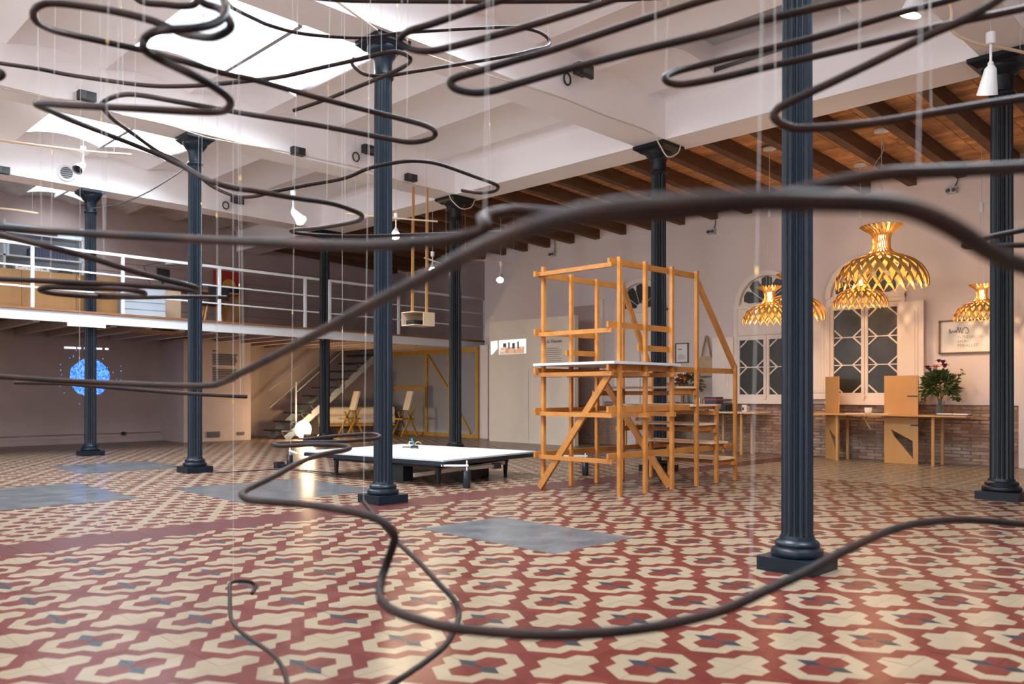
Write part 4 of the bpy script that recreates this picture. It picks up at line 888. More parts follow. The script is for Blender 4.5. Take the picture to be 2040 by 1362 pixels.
surf_cable([ony(845, 106, f), ony(960, 145, f), ony(1110, 192, f), ony(1200, 228, f), ony(1297, 264, f), ony(1312, 285, f-0.15), ony(1330, 312, f-0.3), ony(1350, 305, f-0.3), ony(1356, 290, f-0.2)], 'pale cable along the beam looping at the scaffold column capital')
f = 11.02
surf_cable([ony(-10, 172, f), ony(90, 193, f), ony(150, 200, f)], 'thin cable on the beam at far left')
surf_cable([ony(240, 228, f), ony(340, 250, f), ony(420, 275, f), ony(560, 300, f), ony(640, 318, f), ony(730, 338, f), ony(800, 362, f), ony(885, 382, f), ony(899, 398, f-0.2), ony(918, 415, f-0.3), ony(938, 413, f-0.3), ony(946, 398, f-0.2)], 'long pale cable following the middle beam to the far column')
surf_cable([ony(185, 415, 15.2), ony(240, 405, 14.9), ony(290, 385, 14.4), ony(340, 355, 13.6), ony(375, 330, 12.6)], 'dark cable slung between two columns at left', 'cable_black', 0.010)
surf_cable([dep(1752, 262, 11.9)+Vector((0, 0, 0.12)), dep(1752, 262, 11.9), dep(1760, 298, 11.8), dep(1742, 330, 11.7), dep(1746, 352, 11.6), dep(1758, 380, 11.5)], 'white flex dangling under the timber ceiling above the largest pendant', 'line', 0.006)
# ================================================================ HANGING PROJECTOR BOX
pb_ = dep(833, 636, 13.9); t = thing('projector_box', tuple(pb_), 'open plywood projector box hung on two slats from the beam', 'projector')
bx = MB(); w2_, d2_, h2_ = 0.22, 0.17, 0.115; X, Y, Z_ = pb_
ang = 0.15
for a in ((X-w2_, X+w2_, Y-d2_, Y+d2_, Z_-h2_, Z_-h2_+0.015), (X-w2_, X+w2_, Y-d2_, Y+d2_, Z_+h2_-0.015, Z_+h2_), (X-w2_, X+w2_, Y+d2_-0.015, Y+d2_, Z_-h2_+0.015, Z_+h2_-0.015), (X+w2_-0.015, X+w2_, Y-d2_, Y+d2_-0.015, Z_-h2_+0.015, Z_+h2_-0.015), (X-0.02, X+w2_-0.015, Y-d2_, Y-d2_+0.015, Z_-h2_+0.015, Z_+h2_-0.015)): MB().box(*a).build('panel', 'pine_pale', t)
MB().box(X-0.15, X+0.12, Y-0.08, Y+0.13, Z_-h2_+0.016, Z_-0.02).build('projector', 'black', t)
for dx, dy in ((-0.06, 0.08), (0.14, -0.05)):
    m = MB(); m.bar((X+dx, Y+dy, Z_+h2_), (X+dx+0.02, Y+dy, 4.57), 0.045, 0.02); m.build('slat', 'ply', t)
# ================================================================ MEZZANINE
YM = 15.45
def zm(v, z): return z-0.011*(v-3.5)
def mz(mb): mb.v = [(x, y, zm(x, z)) for x, y, z in mb.v]; return mb
mzz = thing('mezzanine', (8, 17.4, 2.5), 'mezzanine floor with white steel edge beam carried on columns', 'mezzanine')
mz(MB().box(-4.4, 14.7, YM, YM+0.10, 2.325, 2.50)).build('edge_beam', 'white_paint', mzz)
mz(MB().box(-4.4, 14.7, YM-0.03, 19.33, 2.502, 2.535)).build('deck', 'floor_wood', mzz)
mz(MB().box(-4.4, 14.7, YM+0.10, 19.33, 2.44, 2.50)).build('soffit_boards', 'joist_wood', mzz)
k = -4.0
while k < 14.5:
    mz(MB().box(k-0.05, k+0.05, YM+0.10, 19.3, 2.30, 2.44)).build('joist', 'wall_grey', mzz); k += 0.62
mz(MB().box(4.50, 5.12, YM-0.035, YM-0.001, 2.26, 2.32)).build('bracket_plate', 'white_paint', mzz)
mz(MB().box(5.9, 6.7, YM+0.25, YM+1.0, 2.285, 2.298)).build('soffit_panel', 'ply_dark', mzz)
def railing(posts, lab, t0, t1):
    r = thing('railing', (posts[0], YM+0.03, 2.53), lab, 'railing', 'white mezzanine railings')
    for v in posts: MB().box(v-0.025, v+0.025, YM+0.01, YM+0.06, zm(v, 2.536), zm(v, 3.56)).build('post', 'white_paint', r)
    m = MB(); m.bar((t0, YM+0.035, zm(t0, 3.585)), (t1, YM+0.035, zm(t1, 3.585)), 0.055, 0.05); m.build('top_rail', 'white_paint', r)
    for z in (3.22, 2.88): m = MB(); m.bar((t0, YM+0.035, zm(t0, z)), (t1, YM+0.035, zm(t1, z)), 0.025, 0.028); m.build('mid_rail', 'white_paint', r)
railing([0.4, 2.2, 3.98, 5.43, 7.24, 9.12], 'long white tube railing along the left of the mezzanine', -1.0, 9.45)
railing([9.72, 11.56, 14.27], 'shorter white tube railing on the right of the mezzanine', 9.70, 14.30)
# mezzanine furniture
DK = 2.53
def mdk(v): return zm(v, 2.537)
cb = thing('cabinet', (4.4, 16.1, mdk(4.4)), 'low plywood-fronted cabinet row behind the mezzanine railing', 'cabinet')
x0 = 2.6; edges_ = [2.6, 3.9, 4.75, 5.45]
for a, b in zip(edges_, edges_[1:]):
    MB().box(a+0.004, b-0.004, 15.80, 15.83, mdk(4.4), 3.19).build('door', 'ply_mid', cb)
MB().box(2.6, 5.45, 15.83, 16.3, mdk(4.4), 3.17).build('body', 'ply_dark', cb)
dw = thing('drawer_unit', (6.0, 16.2, mdk(6)), 'blue-white drawer unit right of the plywood cabinets', 'drawers')
for k in range(4): MB().box(5.62, 6.40, 16.0, 16.03, mdk(6)+0.02+0.14*k, mdk(6)+0.15+0.14*k).build('drawer', 'blue_white', dw)
MB().box(5.60, 6.42, 16.03, 16.5, mdk(6), mdk(6)+0.58).build('body', 'blue_white', dw)
sh = thing('shelving', (4.6, 18.2, mdk(4.6)), 'pale shelving of papers and files behind the cabinets', 'shelf')
for x in (2.9, 4.2, 5.6): MB().box(x-0.02, x+0.02, 18.2, 18.6, mdk(4.6), 4.45).build('upright', 'pale_grey', sh)
for z in (2.75, 3.25, 3.75, 4.2): MB().box(2.9, 5.6, 18.2, 18.6, z, z+0.03).build('shelf_board', 'pale_grey', sh)
MB().box(2.9, 5.6, 18.6, 18.62, mdk(4.6), 4.45).build('back_board', 'blue_white', sh)
for n_, (x, z, w_, h_, mt) in enumerate(((3.2, 3.28, 0.5, 0.28, 'blue_white'), (3.9, 3.28, 0.35, 0.30, 'paper'), (4.7, 3.28, 0.6, 0.33, 'paper'), (5.3, 3.28, 0.25, 0.30, 'dark_grey'), (3.3, 3.78, 0.6, 0.25, 'dark_grey'), (4.1, 3.78, 0.4, 0.28, 'blue_white'), (5.0, 3.78, 0.7, 0.22, 'book_dark'), (4.8, 4.23, 0.7, 0.12, 'book_dark'), (3.5, 4.23, 0.8, 0.15, 'paper'))):
    q = MB(); nb = max(3, int(w_/0.05))
    for b in range(nb): q.box(x-w_/2+w_*b/nb, x-w_/2+w_*(b+0.9)/nb, 18.25, 18.5, z, z+h_*random.uniform(0.8, 1))
    tag(q.build('file_row', mt, None, loc=(x, 18.4, z), kind='stuff'), 'row of files and papers on the mezzanine shelves', 'files', 'files on the mezzanine shelves')
dk = thing('desk', (7.3, 17.0, mdk(7.3)), 'light wooden desk with a side panel behind the mezzanine railing', 'desk')
MB().box(6.55, 8.3, 16.7, 17.3, mdk(7.3)+0.70, mdk(7.3)+0.73).build('desk_top', 'ply_dark', dk); MB().box(6.55, 7.0, 16.72, 16.75, mdk(7.3), mdk(7.3)+0.70).build('side_panel', 'pine_pale', dk); MB().box(8.25, 8.3, 16.72, 17.28, mdk(7.3), mdk(7.3)+0.70).build('side_panel', 'ply_dark', dk)
ch = thing('office_chair', (7.5, 16.4, mdk(7.5)), 'dark upholstered chair with wooden legs at the mezzanine desk', 'chair')
m = MB(); m.lathe([(0.05, 0.38), (0.24, 0.40), (0.26, 0.45), (0.2, 0.48), (0.0001, 0.48)], (7.5, 16.4, mdk(7.5)), 18); m.build('seat', 'black', ch, smooth=True)
for a in (0.6, 2.2, 3.7, 5.3): m = MB(); m.bar((7.5+0.14*math.cos(a), 16.4+0.14*math.sin(a), mdk(7.5)+0.40), (7.5+0.26*math.cos(a), 16.4+0.26*math.sin(a), mdk(7.5)), 0.03, 0.03); m.build('leg', 'ply', ch)
m = MB(); m.cbox((7.55, 16.18, mdk(7.5)+0.62), 0.42, 0.05, 0.26); m.build('backrest', 'black', ch)
p = ony(340, 528, 16.95); dl = thing('desk_lamp', (p.x, 16.95, mdk(7)+0.735), 'grey articulated desk lamp on the mezzanine desk', 'lamp')
m = MB(); m.lathe([(0.02, 0.10), (0.05, 0.09), (0.10, 0.03), (0.115, 0.0), (0.105, 0.0), (0.09, 0.03), (0.0001, 0.07)], (p.x, 16.95, p.z), 18); m.build('shade', 'grey', dl, smooth=True)
m = MB(); m.tube([(p.x, 16.95, p.z+0.1), (p.x-0.25, 17.0, p.z+0.02), (p.x-0.5, 17.05, p.z-0.05), (p.x-0.35, 17.05, mdk(7)+0.735)], 0.012, 6); m.build('arm', 'dark_grey', dl)
m = MB(); m.lathe([(0.09, 0), (0.09, 0.02), (0.01, 0.025)], (p.x-0.35, 17.05, mdk(7)+0.735), 16); m.build('base', 'dark_grey', dl)
mo = ony(325, 548, 16.9); mn = thing('monitor', (mo.x, 16.9, mdk(7)+0.735), 'black tilted monitor on the mezzanine desk', 'monitor')
m = MB(); m.cbox((mo.x, 16.9, mo.z), 0.30, 0.03, 0.26, rz=0.3); m.build('screen', 'black', mn); m = MB(); m.bar((mo.x, 16.92, mdk(7)+0.735), (mo.x, 16.92, mo.z), 0.04, 0.03); m.build('stand', 'black', mn)
pa = ony(426, 537, 18.6); pz = ony(478, 592, 18.6)
pg = thing('painting', ((pa.x+pz.x)/2, 18.6, pz.z), 'red and black painting with a yellow half sun leaning on the mezzanine', 'painting')
hz = pa.z-(pa.z-pz.z)*0.60
MB().box(pa.x, pz.x, 18.6, 18.64, hz, pa.z).build('red_field', 'red_paint', pg); MB().box(pa.x, pz.x, 18.6, 18.64, pz.z, hz).build('black_field', 'black', pg)
xc = (pa.x+pz.x)/2+0.05; m = MB(); m.prism([(xc+0.17*math.cos(math.pi*k/14), hz+0.17*math.sin(math.pi*k/14)) for k in range(15)], 'y', 18.594, 18.60); m.build('sun', 'yellow_paint', pg)
MB().box(pa.x+0.1, pz.x-0.1, 18.62, 18.66, mdk(9), pz.z).build('easel_back', 'ply_dark', pg)
# cladding boards on the mezzanine back wall
for k in range(9): MB().box(5.7, 12.6, YK-0.03, YK, 2.6+0.2*k, 2.79+0.2*k).build('cladding_board', 'wall_grey', wb)
sg = ony(618, 548, YK-0.05)
# ================================================================ UNDER THE MEZZANINE
pr = MB(); pr.box(13.42, 13.72, 14.45, 14.75, 0, 2.24)
o = pr.build('trim_1', 'wall_white'); o['kind'] = 'structure'; tag(o, 'pale square pier under the mezzanine beside the beige partition')
gp = thing('glazed_partition', (13.4, 16.2, 0), 'ochre timber partition with smoky translucent panes under the mezzanine', 'partition')
XG = 13.40; ys = [onx(x, 800, XG).y for x in (952, 897, 851, 770)]
for i, y in enumerate(ys): MB().box(XG-0.04, XG+0.04, y-0.045, y+0.045, 0, 2.22).build('post', 'ochre_wood', gp)
for a, b in zip(ys, ys[1:]):
    MB().box(XG-0.035, XG+0.035, a+0.045, b-0.045, 2.08, 2.20).build('rail', 'ochre_wood', gp); MB().box(XG-0.035, XG+0.035, a+0.045, b-0.045, 0.0, 0.09).build('rail', 'ochre_wood', gp)
    MB().box(XG-0.006, XG+0.006, a+0.045, b-0.045, 0.09, 2.08).build('pane', 'partition_glass', gp)
MB().box(XG-0.035, XG+0.035, ys[2]+0.045, ys[3]-0.045, 1.18, 1.27).build('rail', 'ochre_wood', gp)
m = MB(); m.bar((XG, ys[2]-0.05, 2.06), (XG, ys[1]+0.06, 1.2), 0.05, 0.08, up=(1, 0, 0)); m.bar((XG, ys[1]-0.1, 1.0), (XG, ys[0]+0.25, 0.1), 0.05, 0.08, up=(1, 0, 0)); m.build('brace', 'ochre_wood', gp)
# staircase
st = thing('staircase', (10.9, 18.1, 0), 'open steel staircase with dark treads rising to the mezzanine', 'stairs')
NT = 11; xs0, run, rise = 9.92, 0.262, 0.208
for k in range(NT):
    x = xs0+run*k; z = rise*(k+1)
    m = MB(); m.box(x-0.13, x+0.15, 17.68, 18.55, z-0.035, z); tr = m.build('tread', 'black', st)
    m = MB(); m.bar((x-0.1, 17.75, z-0.035), (x+0.02, 17.75, z-0.19), 0.02, 0.02); m.bar((x+0.12, 17.75, z-0.035), (x+0.04, 17.75, z-0.19), 0.02, 0.02); m.build('bracket', 'dark_grey', tr)
for y in (17.72, 18.5):
    m = MB(); m.bar((xs0+0.0, y, -0.0), (xs0+run*NT, y, rise*NT-0.02), 0.03, 0.16); m.build('stringer', 'grey', st)
for k in (1, 6): x = xs0+run*k; MB().tube([(x, 17.70, rise*k-0.15), (x, 17.70, rise*k+1.15)], 0.022, 8).build('baluster', 'grey', st)
for dz in (1.05, 0.62): m = MB(); m.tube([(xs0, 18.5, rise+dz-0.1), (xs0+run*NT, 18.5, rise*(NT+1)+dz-0.1)], 0.014, 6); m.build('handrail', 'grey', st)
m = MB(); m.tube([(xs0+run, 17.70, rise+1.1-0.2), (xs0+run*NT, 17.70, rise*NT+0.9)], 0.012, 6); m.build('handrail', 'grey', st)
gl = Vector((10.17, 17.35, 0)); t = thing('globe_lamp', tuple(gl), 'glowing globe floor lamp at the foot of the staircase', 'lamp')
m = MB(); m.sphere((gl.x, gl.y, 0.235), 0.19, 20, 12, sz=1.1); m.build('globe', 'globe', t, smooth=True)
m = MB(); m.lathe([(0.09, 0), (0.11, 0.03), (0.06, 0.06), (0.05, 0.08)], (gl.x, gl.y, 0), 18); m.build('base', 'dark_grey', t, smooth=True)
point_lamp('lamp_light', (gl.x-0.05, gl.y-0.3, 0.45), 75, (1.0, 0.70, 0.36), 0.12, t)
tag(MB().sphere((gl.x-0.1, gl.y-0.34, 0.085), 0.09, 14, 9).build('stone_ball', 'dark_grey', None, True, loc=(gl.x-0.1, gl.y-0.34, 0)), 'dark round stone on the floor before the globe lamp', 'stone')
def folding_chair(x, y, flip, lab):
    t = thing('folding_chair', (x, y, 0), lab, 'chair', 'folding chairs under the mezzanine'); s = flip
    for dy in (-0.2, 0.2):
        m = MB(); m.bar((x-0.24*s, y+dy, 0), (x+0.16*s, y+dy, 0.72), 0.03, 0.04); m.build('leg', 'ochre_wood', t)
        m = MB(); m.bar((x+0.26*s, y+dy, 0), (x-0.04*s, y+dy, 0.62), 0.03, 0.04); m.build('leg', 'ochre_wood', t)
    m = MB(); m.bar((x+0.06*s, y, 0.66), (x+0.20*s, y, 1.13), 0.24, 0.05, up=(1, 0, 0)); m.build('backrest', 'paper_roll', t)
    m = MB(); m.cbox((x-0.02*s, y, 0.44), 0.38, 0.40, 0.035); m.build('seat', 'ochre_wood', t)
folding_chair(11.75, 17.75, 1, 'pale folding chair left of the platform column'); folding_chair(12.65, 16.7, 1, 'pale folding chair right of the platform column')
for k, (z, y, lab) in enumerate(((0.62, 17.9, 'upper pale paper roll lying on the bench under the mezzanine'), (0.40, 17.88, 'lower pale paper roll lying on the bench under the mezzanine'))):
    m = MB(); m.tube([(11.35, y+0.75, z), (13.1, y-0.15, z)], 0.115, 18); tag(m.build('paper_roll', 'paper_roll', None, True, loc=(12.2, y, z)), lab, 'roll')
bn = thing('bench', (12.2, 17.9, 0), 'low dark bench carrying two paper rolls', 'bench')
m = MB(); m.bar((11.35, 18.65, 0.26), (13.1, 17.75, 0.26), 0.36, 0.05); m.build('seat', 'ochre_wood', bn)
for x, y in ((11.5, 18.57), (12.95, 17.83)): MB().cbox((x, y, 0.12), 0.08, 0.3, 0.24, rz=-0.5).build('leg', 'ochre_wood', bn)
# projection and text on the back wall
dc = ony(179, 752, YK-0.006); m = MB(); R = 0.41
pd = thing('projected_disc', (dc.x, YK-0.006, dc.z), 'glowing blue disc projected on the back wall behind the leftmost column', 'projection')
m.prism([(dc.x+R*math.cos(2*math.pi*k/48)*(1+0.03*math.sin(k*7.3)), dc.z+R*math.sin(2*math.pi*k/48)*(1+0.03*math.sin(k*5.1))) for k in range(48)], 'y', YK-0.008, YK-0.001); m.build('disc', 'projection_blue', pd)
m = MB(); q = ony(128, 692, YK-0.006); z_ = q.z; x_ = q.x
for a, b in ((0, 0.26), (0.29, 0.37), (0.44, 0.60), (0.64, 0.85), (0.92, 1.0)): m.box(x_+a*0.9, x_+b*0.9, YK-0.006, YK-0.001, z_-0.02, z_+0.02)
m.build('caption_dashes', 'projection_text', pd)
m = MB()
for k in range(26): a = random.uniform(0, 6.28); r_ = random.uniform(0.45, 0.8); m.cbox((dc.x+r_*math.cos(a), YK-0.004, dc.z+r_*math.sin(a)*0.8), 0.018, 0.004, 0.018)
m.build('specks', 'projection_blue', pd)
tp = thing('wall_text', (8.4, 18.04, 1.8), 'two paragraphs of dark printed text on the wall block', 'text')
m = MB(); a = ony(424, 700, 18.045); b = ony(474, 700, 18.045)
for k in range(20):
    y_ = 699+k*3.35
    if k in (0, 10): w_ = 0.16
    elif k in (1, 9, 19): continue
    else: w_ = random.uniform(0.85, 1.0)
    z_ = ony(424, y_, 18.045).z; m.box(a.x, a.x+(b.x-a.x)*w_, 18.040, 18.049, z_-0.011, z_+0.009)
m.build('text_lines', 'ink', tp, kind='stuff')
for x, y, w_, lab in ((425, 865, 0.30, 'left dark grille low on the wall block'), (480, 863, 0.16, 'small dark socket strip low on the wall block')):
    p = ony(x, y, 18.04); tag(MB().cbox((p.x, 18.035, p.z), w_, 0.02, 0.13 if w_ > 0.2 else 0.07).build('wall_grille', 'dark_grey', None, loc=tuple(p)), lab, 'grille')
p = ony(246, 863, YK-0.055); tag(MB().cbox((p.x, YK-0.058, p.z), 0.09, 0.02, 0.07).build('wall_socket', 'black', None, loc=tuple(p)), 'black socket on the conduit of the back wall', 'socket')
# ================================================================ HANGING BENT PIPES
D0 = 0.024
def pipe(pts, lab, d=D0, lines=(), per=7):
    """pts: (picture x, picture y, apparent width) read off the photograph; the apparent width of a pipe of known diameter gives its distance"""
    P = [dep(x, y, F*d/w) for x, y, w in pts]; c = catmull(P, per)
    t = thing('bent_pipe', tuple(P[len(P)//2]), lab, 'pipe', 'suspended bent steel pipes')
    b = MB().tube(c, d/2, 12).build('pipe', 'pipe', t, smooth=True)
    for q in lines:
        p = c[int(q*(len(c)-1))]; lx, ly = random.uniform(-0.08, 0.08), random.uniform(-0.08, 0.08)
        ztop = 5.2 if p.x < 9.4 else 4.6
        m = MB(); m.tube([p-Vector((0, 0, d*0.5)), p+Vector((lx, ly, ztop-p.z))], 0.0009, 5); m.build('suspension_line', 'line', t)
        e = p+Vector((lx, ly, ztop-p.z))*0.16; m = MB(); m.tube([e, e+Vector((lx, ly, ztop-p.z)).normalized()*0.016], 0.003, 6); m.build('crimp', 'brass', t)
    return t
pipe([(388, -40, 15), (400, 2, 15), (437, 18, 15), (458, 42, 16), (455, 60, 16), (425, 74, 16), (390, 72, 15.5), (362, 66, 15), (325, 50, 15), (292, 38, 15), (225, 22, 15), (150, 10, 15), (100, 6, 15), (75, 13, 15), (66, 27, 14.5), (75, 45, 14), (105, 60, 13), (140, 69, 12.5), (200, 82, 12), (292, 102, 11.5), (375, 125, 11.5), (450, 147, 11.2), (510, 160, 11), (635, 195, 10.8), (760, 227, 10.5), (847, 250, 10.5), (867, 265, 10.5), (855, 277, 10.3), (817, 283, 10.3), (760, 274, 10.3), (635, 250, 10.3), (510, 230, 10.2), (457, 221, 10), (350, 202, 10), (275, 189, 9.8), (237, 190, 9.6), (207, 202, 9.2), (204, 213, 9), (225, 237, 8.5), (252, 257, 8), (312, 300, 7.5), (350, 318, 7.2), (395, 350, 7.2), (425, 372, 7.2), (458, 387, 7.3), (480, 392, 7.4), (512, 390, 7.5), (548, 381, 7.6), (610, 369, 7.6), (685, 355, 7.6), (727, 338, 7.6), (760, 329, 7.6), (810, 321, 7.6), (848, 322, 7.5), (885, 330, 7.5), (947, 352, 7.4), (985, 366, 7.4), (992, 374, 7.3), (982, 381, 7.2), (955, 384, 7.1), (920, 379, 7)],
     'long dark pipe looping from the top left skylight to a far free end', lines=(0.06, 0.22, 0.36, 0.47, 0.58, 0.70, 0.84, 0.97))
pipe([(432, -40, 15), (445, 0, 15), (450, 16, 15.5), (447, 33, 16), (425, 48, 16.5), (388, 56, 17), (338, 59, 17), (305, 65, 17.5), (287, 80, 17.5), (288, 98, 17.5), (312, 115, 17), (375, 145, 17), (425, 172, 16.5), (455, 195, 16), (457, 212, 15.5), (437, 222, 15), (375, 222, 15), (250, 215, 15), (150, 210, 14.5), (90, 206, 14), (73, 208, 13.5), (100, 220, 12.5), (155, 245, 11.5), (225, 272, 10.8), (300, 302, 10.5), (362, 330, 10.5), (400, 352, 10.8), (425, 363, 11), (462, 374, 11), (510, 381, 11), (585, 394, 10.8), (660, 405, 10.4), (710, 422, 10), (721, 432, 9.6), (705, 442, 9), (635, 454, 8), (583, 458, 7.4), (592, 464, 7.2), (660, 469, 7), (735, 470, 7), (835, 467, 7), (935, 464, 7), (1020, 462, 7), (1060, 463, 7)],
     'rusty pipe zigzagging down from the top left across two columns', lines=(0.05, 0.21, 0.40, 0.55, 0.72, 0.80))
pipe([(250, -30, 13), (280, 2, 13), (330, 9, 13), (362, 12, 13), (388, 8, 13), (395, -10, 13), (390, -40, 13)], 'short dark pipe bend at the top edge over the big skylight', lines=(0.5,))
pipe([(-60, 117, 8), (0, 126, 8), (75, 137, 8), (137, 149, 8), (225, 162, 8.2), (290, 170, 8.4), (340, 172, 8.5), (400, 170, 8.6), (475, 163, 8.8), (560, 153, 9), (635, 136, 9), (710, 119, 9), (760, 107, 9), (792, 104, 9), (815, 113, 9), (815, 124, 8.8), (797, 137, 8.5), (760, 154, 8.2), (697, 179, 7.8), (647, 199, 7.5), (585, 220, 7.3)],
     'dark pipe crossing the big skylight to a hooked free end', lines=(0.1, 0.35, 0.6, 0.82))
pipe([(425, -35, 7), (455, 8, 7), (475, 22, 7), (510, 39, 7), (535, 50, 7), (585, 64, 6.9), (635, 71, 6.8), (697, 75, 6.7), (747, 73, 6.6), (797, 66, 6.6), (885, 60, 6.5), (960, 56, 6.5), (1020, 54, 6.5), (1065, 61, 6.5), (1087, 72, 6.5), (1095, 85, 6.5), (1087, 94, 6.6), (1057, 101, 6.7), (1020, 110, 6.8), (910, 129, 6.9), (822, 143, 7), (772, 151, 7), (730, 149, 7), (710, 137, 7), (701, 125, 7), (706, 115, 7)],
     'thin pipe loop around the capital of the platform column', d=0.022, lines=(0.2, 0.45, 0.62, 0.9))
pipe([(1060, -16, 14), (1000, 0, 14), (935, 22, 14), (860, 48, 14), (815, 62, 14), (797, 78, 13.8), (810, 94, 13.8), (847, 102, 14), (897, 94, 14), (1020, 61, 14.3), (1145, 24, 14.6), (1250, -10, 15)], 'upper of three nested pipe bends right of the platform column', lines=(0.2, 0.5, 0.8))
pipe([(1450, -12, 15), (1382, 7, 15), (1295, 35, 15), (1195, 68, 15), (1095, 101, 15), (1020, 122, 15), (960, 140, 15), (912, 154, 15), (897, 165, 15), (910, 178, 15), (947, 185, 15), (985, 180, 15), (1020, 170, 15), (1145, 134, 15.2), (1270, 102, 15.5), (1395, 72, 15.7), (1530, 38, 16), (1630, 15, 16), (1740, -10, 16)], 'middle pipe bend crossing the white ceiling above the scaffold', lines=(0.12, 0.45, 0.8))
pipe([(1960, -22, 14), (1892, 0, 14), (1780, 29, 14), (1655, 66, 14), (1530, 97, 14), (1395, 130, 14), (1342, 144, 14.2), (1325, 156, 14.5), (1338, 166, 14.5), (1370, 167, 14.5), (1445, 153, 14.5), (1530, 133, 14.6), (1655, 105, 14.7), (1780, 75, 14.8), (1905, 45, 15), (2040, 17, 15), (2090, 6, 15)], 'pipe bend crossing behind the top of the nearest column', lines=(0.18, 0.43, 0.85))
pipe([(2050, -45, 18), (1992, -3, 18), (1930, 35, 18), (1855, 68, 17.5), (1755, 117, 17.2), (1655, 165, 17), (1580, 200, 17), (1548, 218, 17), (1543, 235, 17), (1567, 251, 17), (1605, 256, 17), (1730, 246, 17), (1855, 226, 17), (1950, 210, 17), (2040, 196, 17), (2100, 186, 17)], 'dark pipe bend wrapping in front of the nearest column at upper right', lines=(0.3, 0.48, 0.8))
pipe([(-60, 168, 14), (-20, 160, 14), (3, 151, 14), (-4, 142, 14), (-60, 132, 14)], 'tip of a pipe bend at the left edge near the top', lines=(0.2,))
pipe([(560, -12, 9), (660, -1, 9), (750, 2, 9), (900, 3, 9), (1050, 3, 9), (1200, 1, 9), (1320, -5, 9)], 'dark pipe skimming the very top edge of the view', lines=(0.5,))
# large near pipes
pipe([(-60, 748, 11), (0, 750, 11), (100, 757, 11), (200, 762, 11), (330, 767, 11.5), (410, 768, 12), (440, 763, 12.5), (480, 743, 14), (520, 723, 15.5), (620, 671, 19), (720, 617, 23), (830, 561, 28), (930, 508, 33), (1020, 468, 38), (1100, 440, 41), (1200, 419, 44), (1340, 408, 46), (1530, 401, 46), (1640, 402, 45), (1760, 407, 44), (1830, 422, 43), (1900, 455, 42), (1960, 494, 40), (2010, 520, 38), (2080, 540, 36)],
     'big out-of-focus black pipe sweeping across the whole foreground', lines=(0.24, 0.30))
pipe([(-60, 448, 15), (0, 453, 15), (150, 464, 15.5), (370, 475, 17), (510, 482, 19), (640, 487, 21), (750, 488, 23), (860, 480, 25), (930, 469, 26), (960, 460, 26), (967, 447, 26), (962, 434, 25), (985, 425, 24.5), (1030, 420, 24), (1095, 425, 24), (1170, 430, 24), (1300, 428, 25), (1430, 414, 26), (1540, 393, 27), (1640, 368, 28), (1760, 347, 28.5), (1880, 341, 28), (2000, 336, 27), (2090, 330, 26)],
     'blurred dark pipe running level across the view with a small kink', lines=(0.1, 0.45, 0.9))
pipe([(2100, 447, 11), (2040, 458, 11), (1992, 467, 11), (1950, 477, 11), (1925, 485, 11), (1922, 491, 11), (1950, 492, 11), (2000, 489, 11), (2060, 488, 11), (2100, 487, 11)], 'small pipe bend at the right edge beside the rightmost column', lines=(0.1,))
pipe([(-50, 452, 12), (0, 467, 12), (50, 480, 12), (100, 492, 12), (175, 512, 11.8), (250, 535, 11.6), (325, 556, 11.4), (375, 568, 11.2), (392, 574, 11), (383, 578, 10.8), (325, 572, 10.8), (200, 565, 11), (100, 560, 11), (0, 555, 11), (-50, 552, 11)], 'brown pipe bend hanging in front of the mezzanine railing', lines=(0.2, 0.32))
pipe([(450, 592, 7.5), (375, 591, 8), (275, 592, 9), (200, 591, 10), (125, 586, 10.5), (90, 581, 10.8), (80, 576, 11), (100, 572, 11), (150, 573, 11), (230, 575, 11), (272, 579, 11), (288, 584, 10.8), (280, 589, 10.5), (240, 588, 10.2), (190, 586, 10)], 'flat pipe coil below the brown bend at left', lines=(0.06, 0.5))
pipe([(30, 762, 7.5), (120, 764, 7.6), (175, 768, 7.7), (260, 775, 7.8), (350, 782, 7.9), (430, 787, 8), (492, 790, 8)], 'short straight rusty pipe low at left before two columns', lines=(0.3, 0.96))
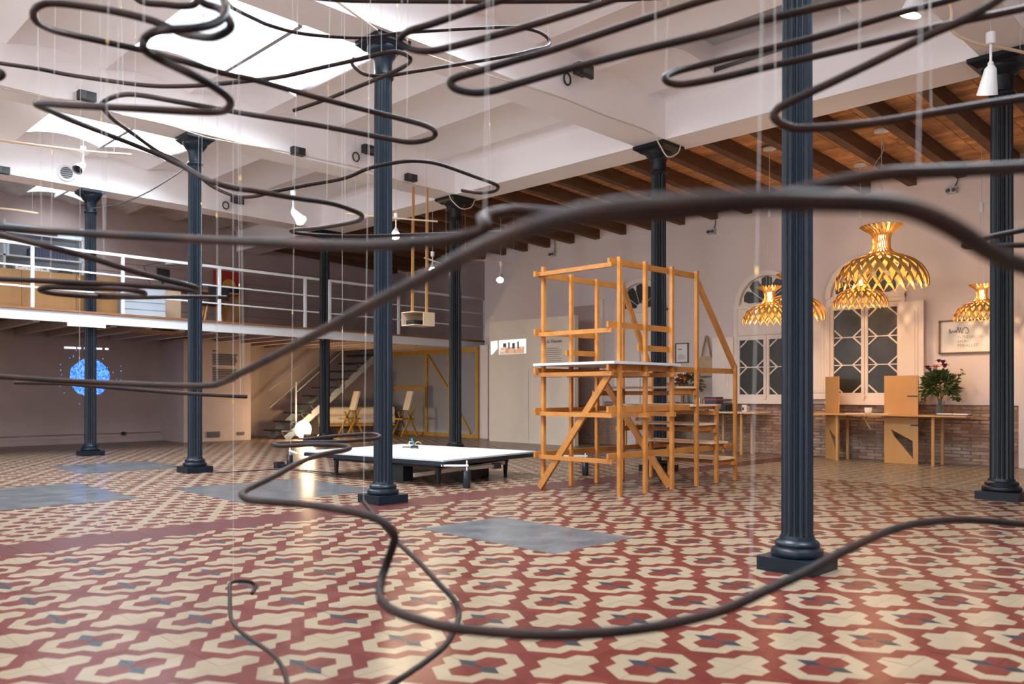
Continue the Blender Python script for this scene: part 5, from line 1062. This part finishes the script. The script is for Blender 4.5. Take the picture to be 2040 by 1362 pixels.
pipe([(604, 876, 7), (660, 869, 7), (710, 865, 7.1), (742, 864, 7.3), (757, 869, 7.5), (745, 874, 7.6), (710, 877, 7.8), (660, 880, 8), (610, 881, 8.2), (565, 883, 8.5), (545, 885, 8.7), (560, 888, 8.9), (610, 886, 9.1), (660, 886, 9.3), (688, 888, 9.5), (697, 892, 9.8), (685, 897, 10), (660, 901, 10.3), (622, 911, 10.8), (585, 927, 11.5), (547, 948, 12.3), (510, 966, 13), (488, 977, 13.5), (482, 986, 14), (495, 995, 14.5), (530, 999, 15), (600, 1004, 15.5), (678, 1015, 16.5), (734, 1027, 17), (768, 1043, 17.2), (785, 1065, 17.2), (783, 1086, 17), (771, 1120, 16.8), (760, 1154, 17), (757, 1182, 18), (765, 1202, 19), (790, 1219, 20), (847, 1238, 21), (908, 1251, 21.8), (1020, 1262, 22.3), (1104, 1265, 22.5), (1216, 1259, 22.3), (1328, 1244, 22), (1441, 1215, 21.5), (1530, 1174, 21), (1600, 1142, 20), (1656, 1111, 19), (1726, 1076, 17.5), (1782, 1054, 16), (1838, 1041, 15), (1923, 1035, 14), (2040, 1044, 13.5), (2090, 1050, 13.5)],
     'long low pipe snaking from the platform across the foreground floor', lines=(0.03, 0.22, 0.84))
pipe([(724, 999, 9), (745, 1025, 9.3), (770, 1053, 9.7), (790, 1077, 10), (833, 1118, 10.5), (875, 1163, 11), (903, 1193, 11.3), (914, 1221, 11.5), (908, 1248, 11.8), (889, 1283, 12.1), (847, 1318, 12.5), (800, 1350, 13), (760, 1376, 13.2)], 'thin pipe running from the column base down to the bottom edge', d=0.020, lines=(0.0,))
pipe([(502, 1182, 7.6), (509, 1168, 7.5), (499, 1159, 7.5), (476, 1157, 7.6), (459, 1162, 7.7), (458, 1185, 7.9), (460, 1230, 8.3), (477, 1255, 8.6), (510, 1280, 9), (544, 1304, 9.4), (564, 1333, 9.7), (573, 1365, 10), (576, 1385, 10.2)], 'thin hooked pipe standing low in the near left foreground', d=0.017, lines=(0.3,))
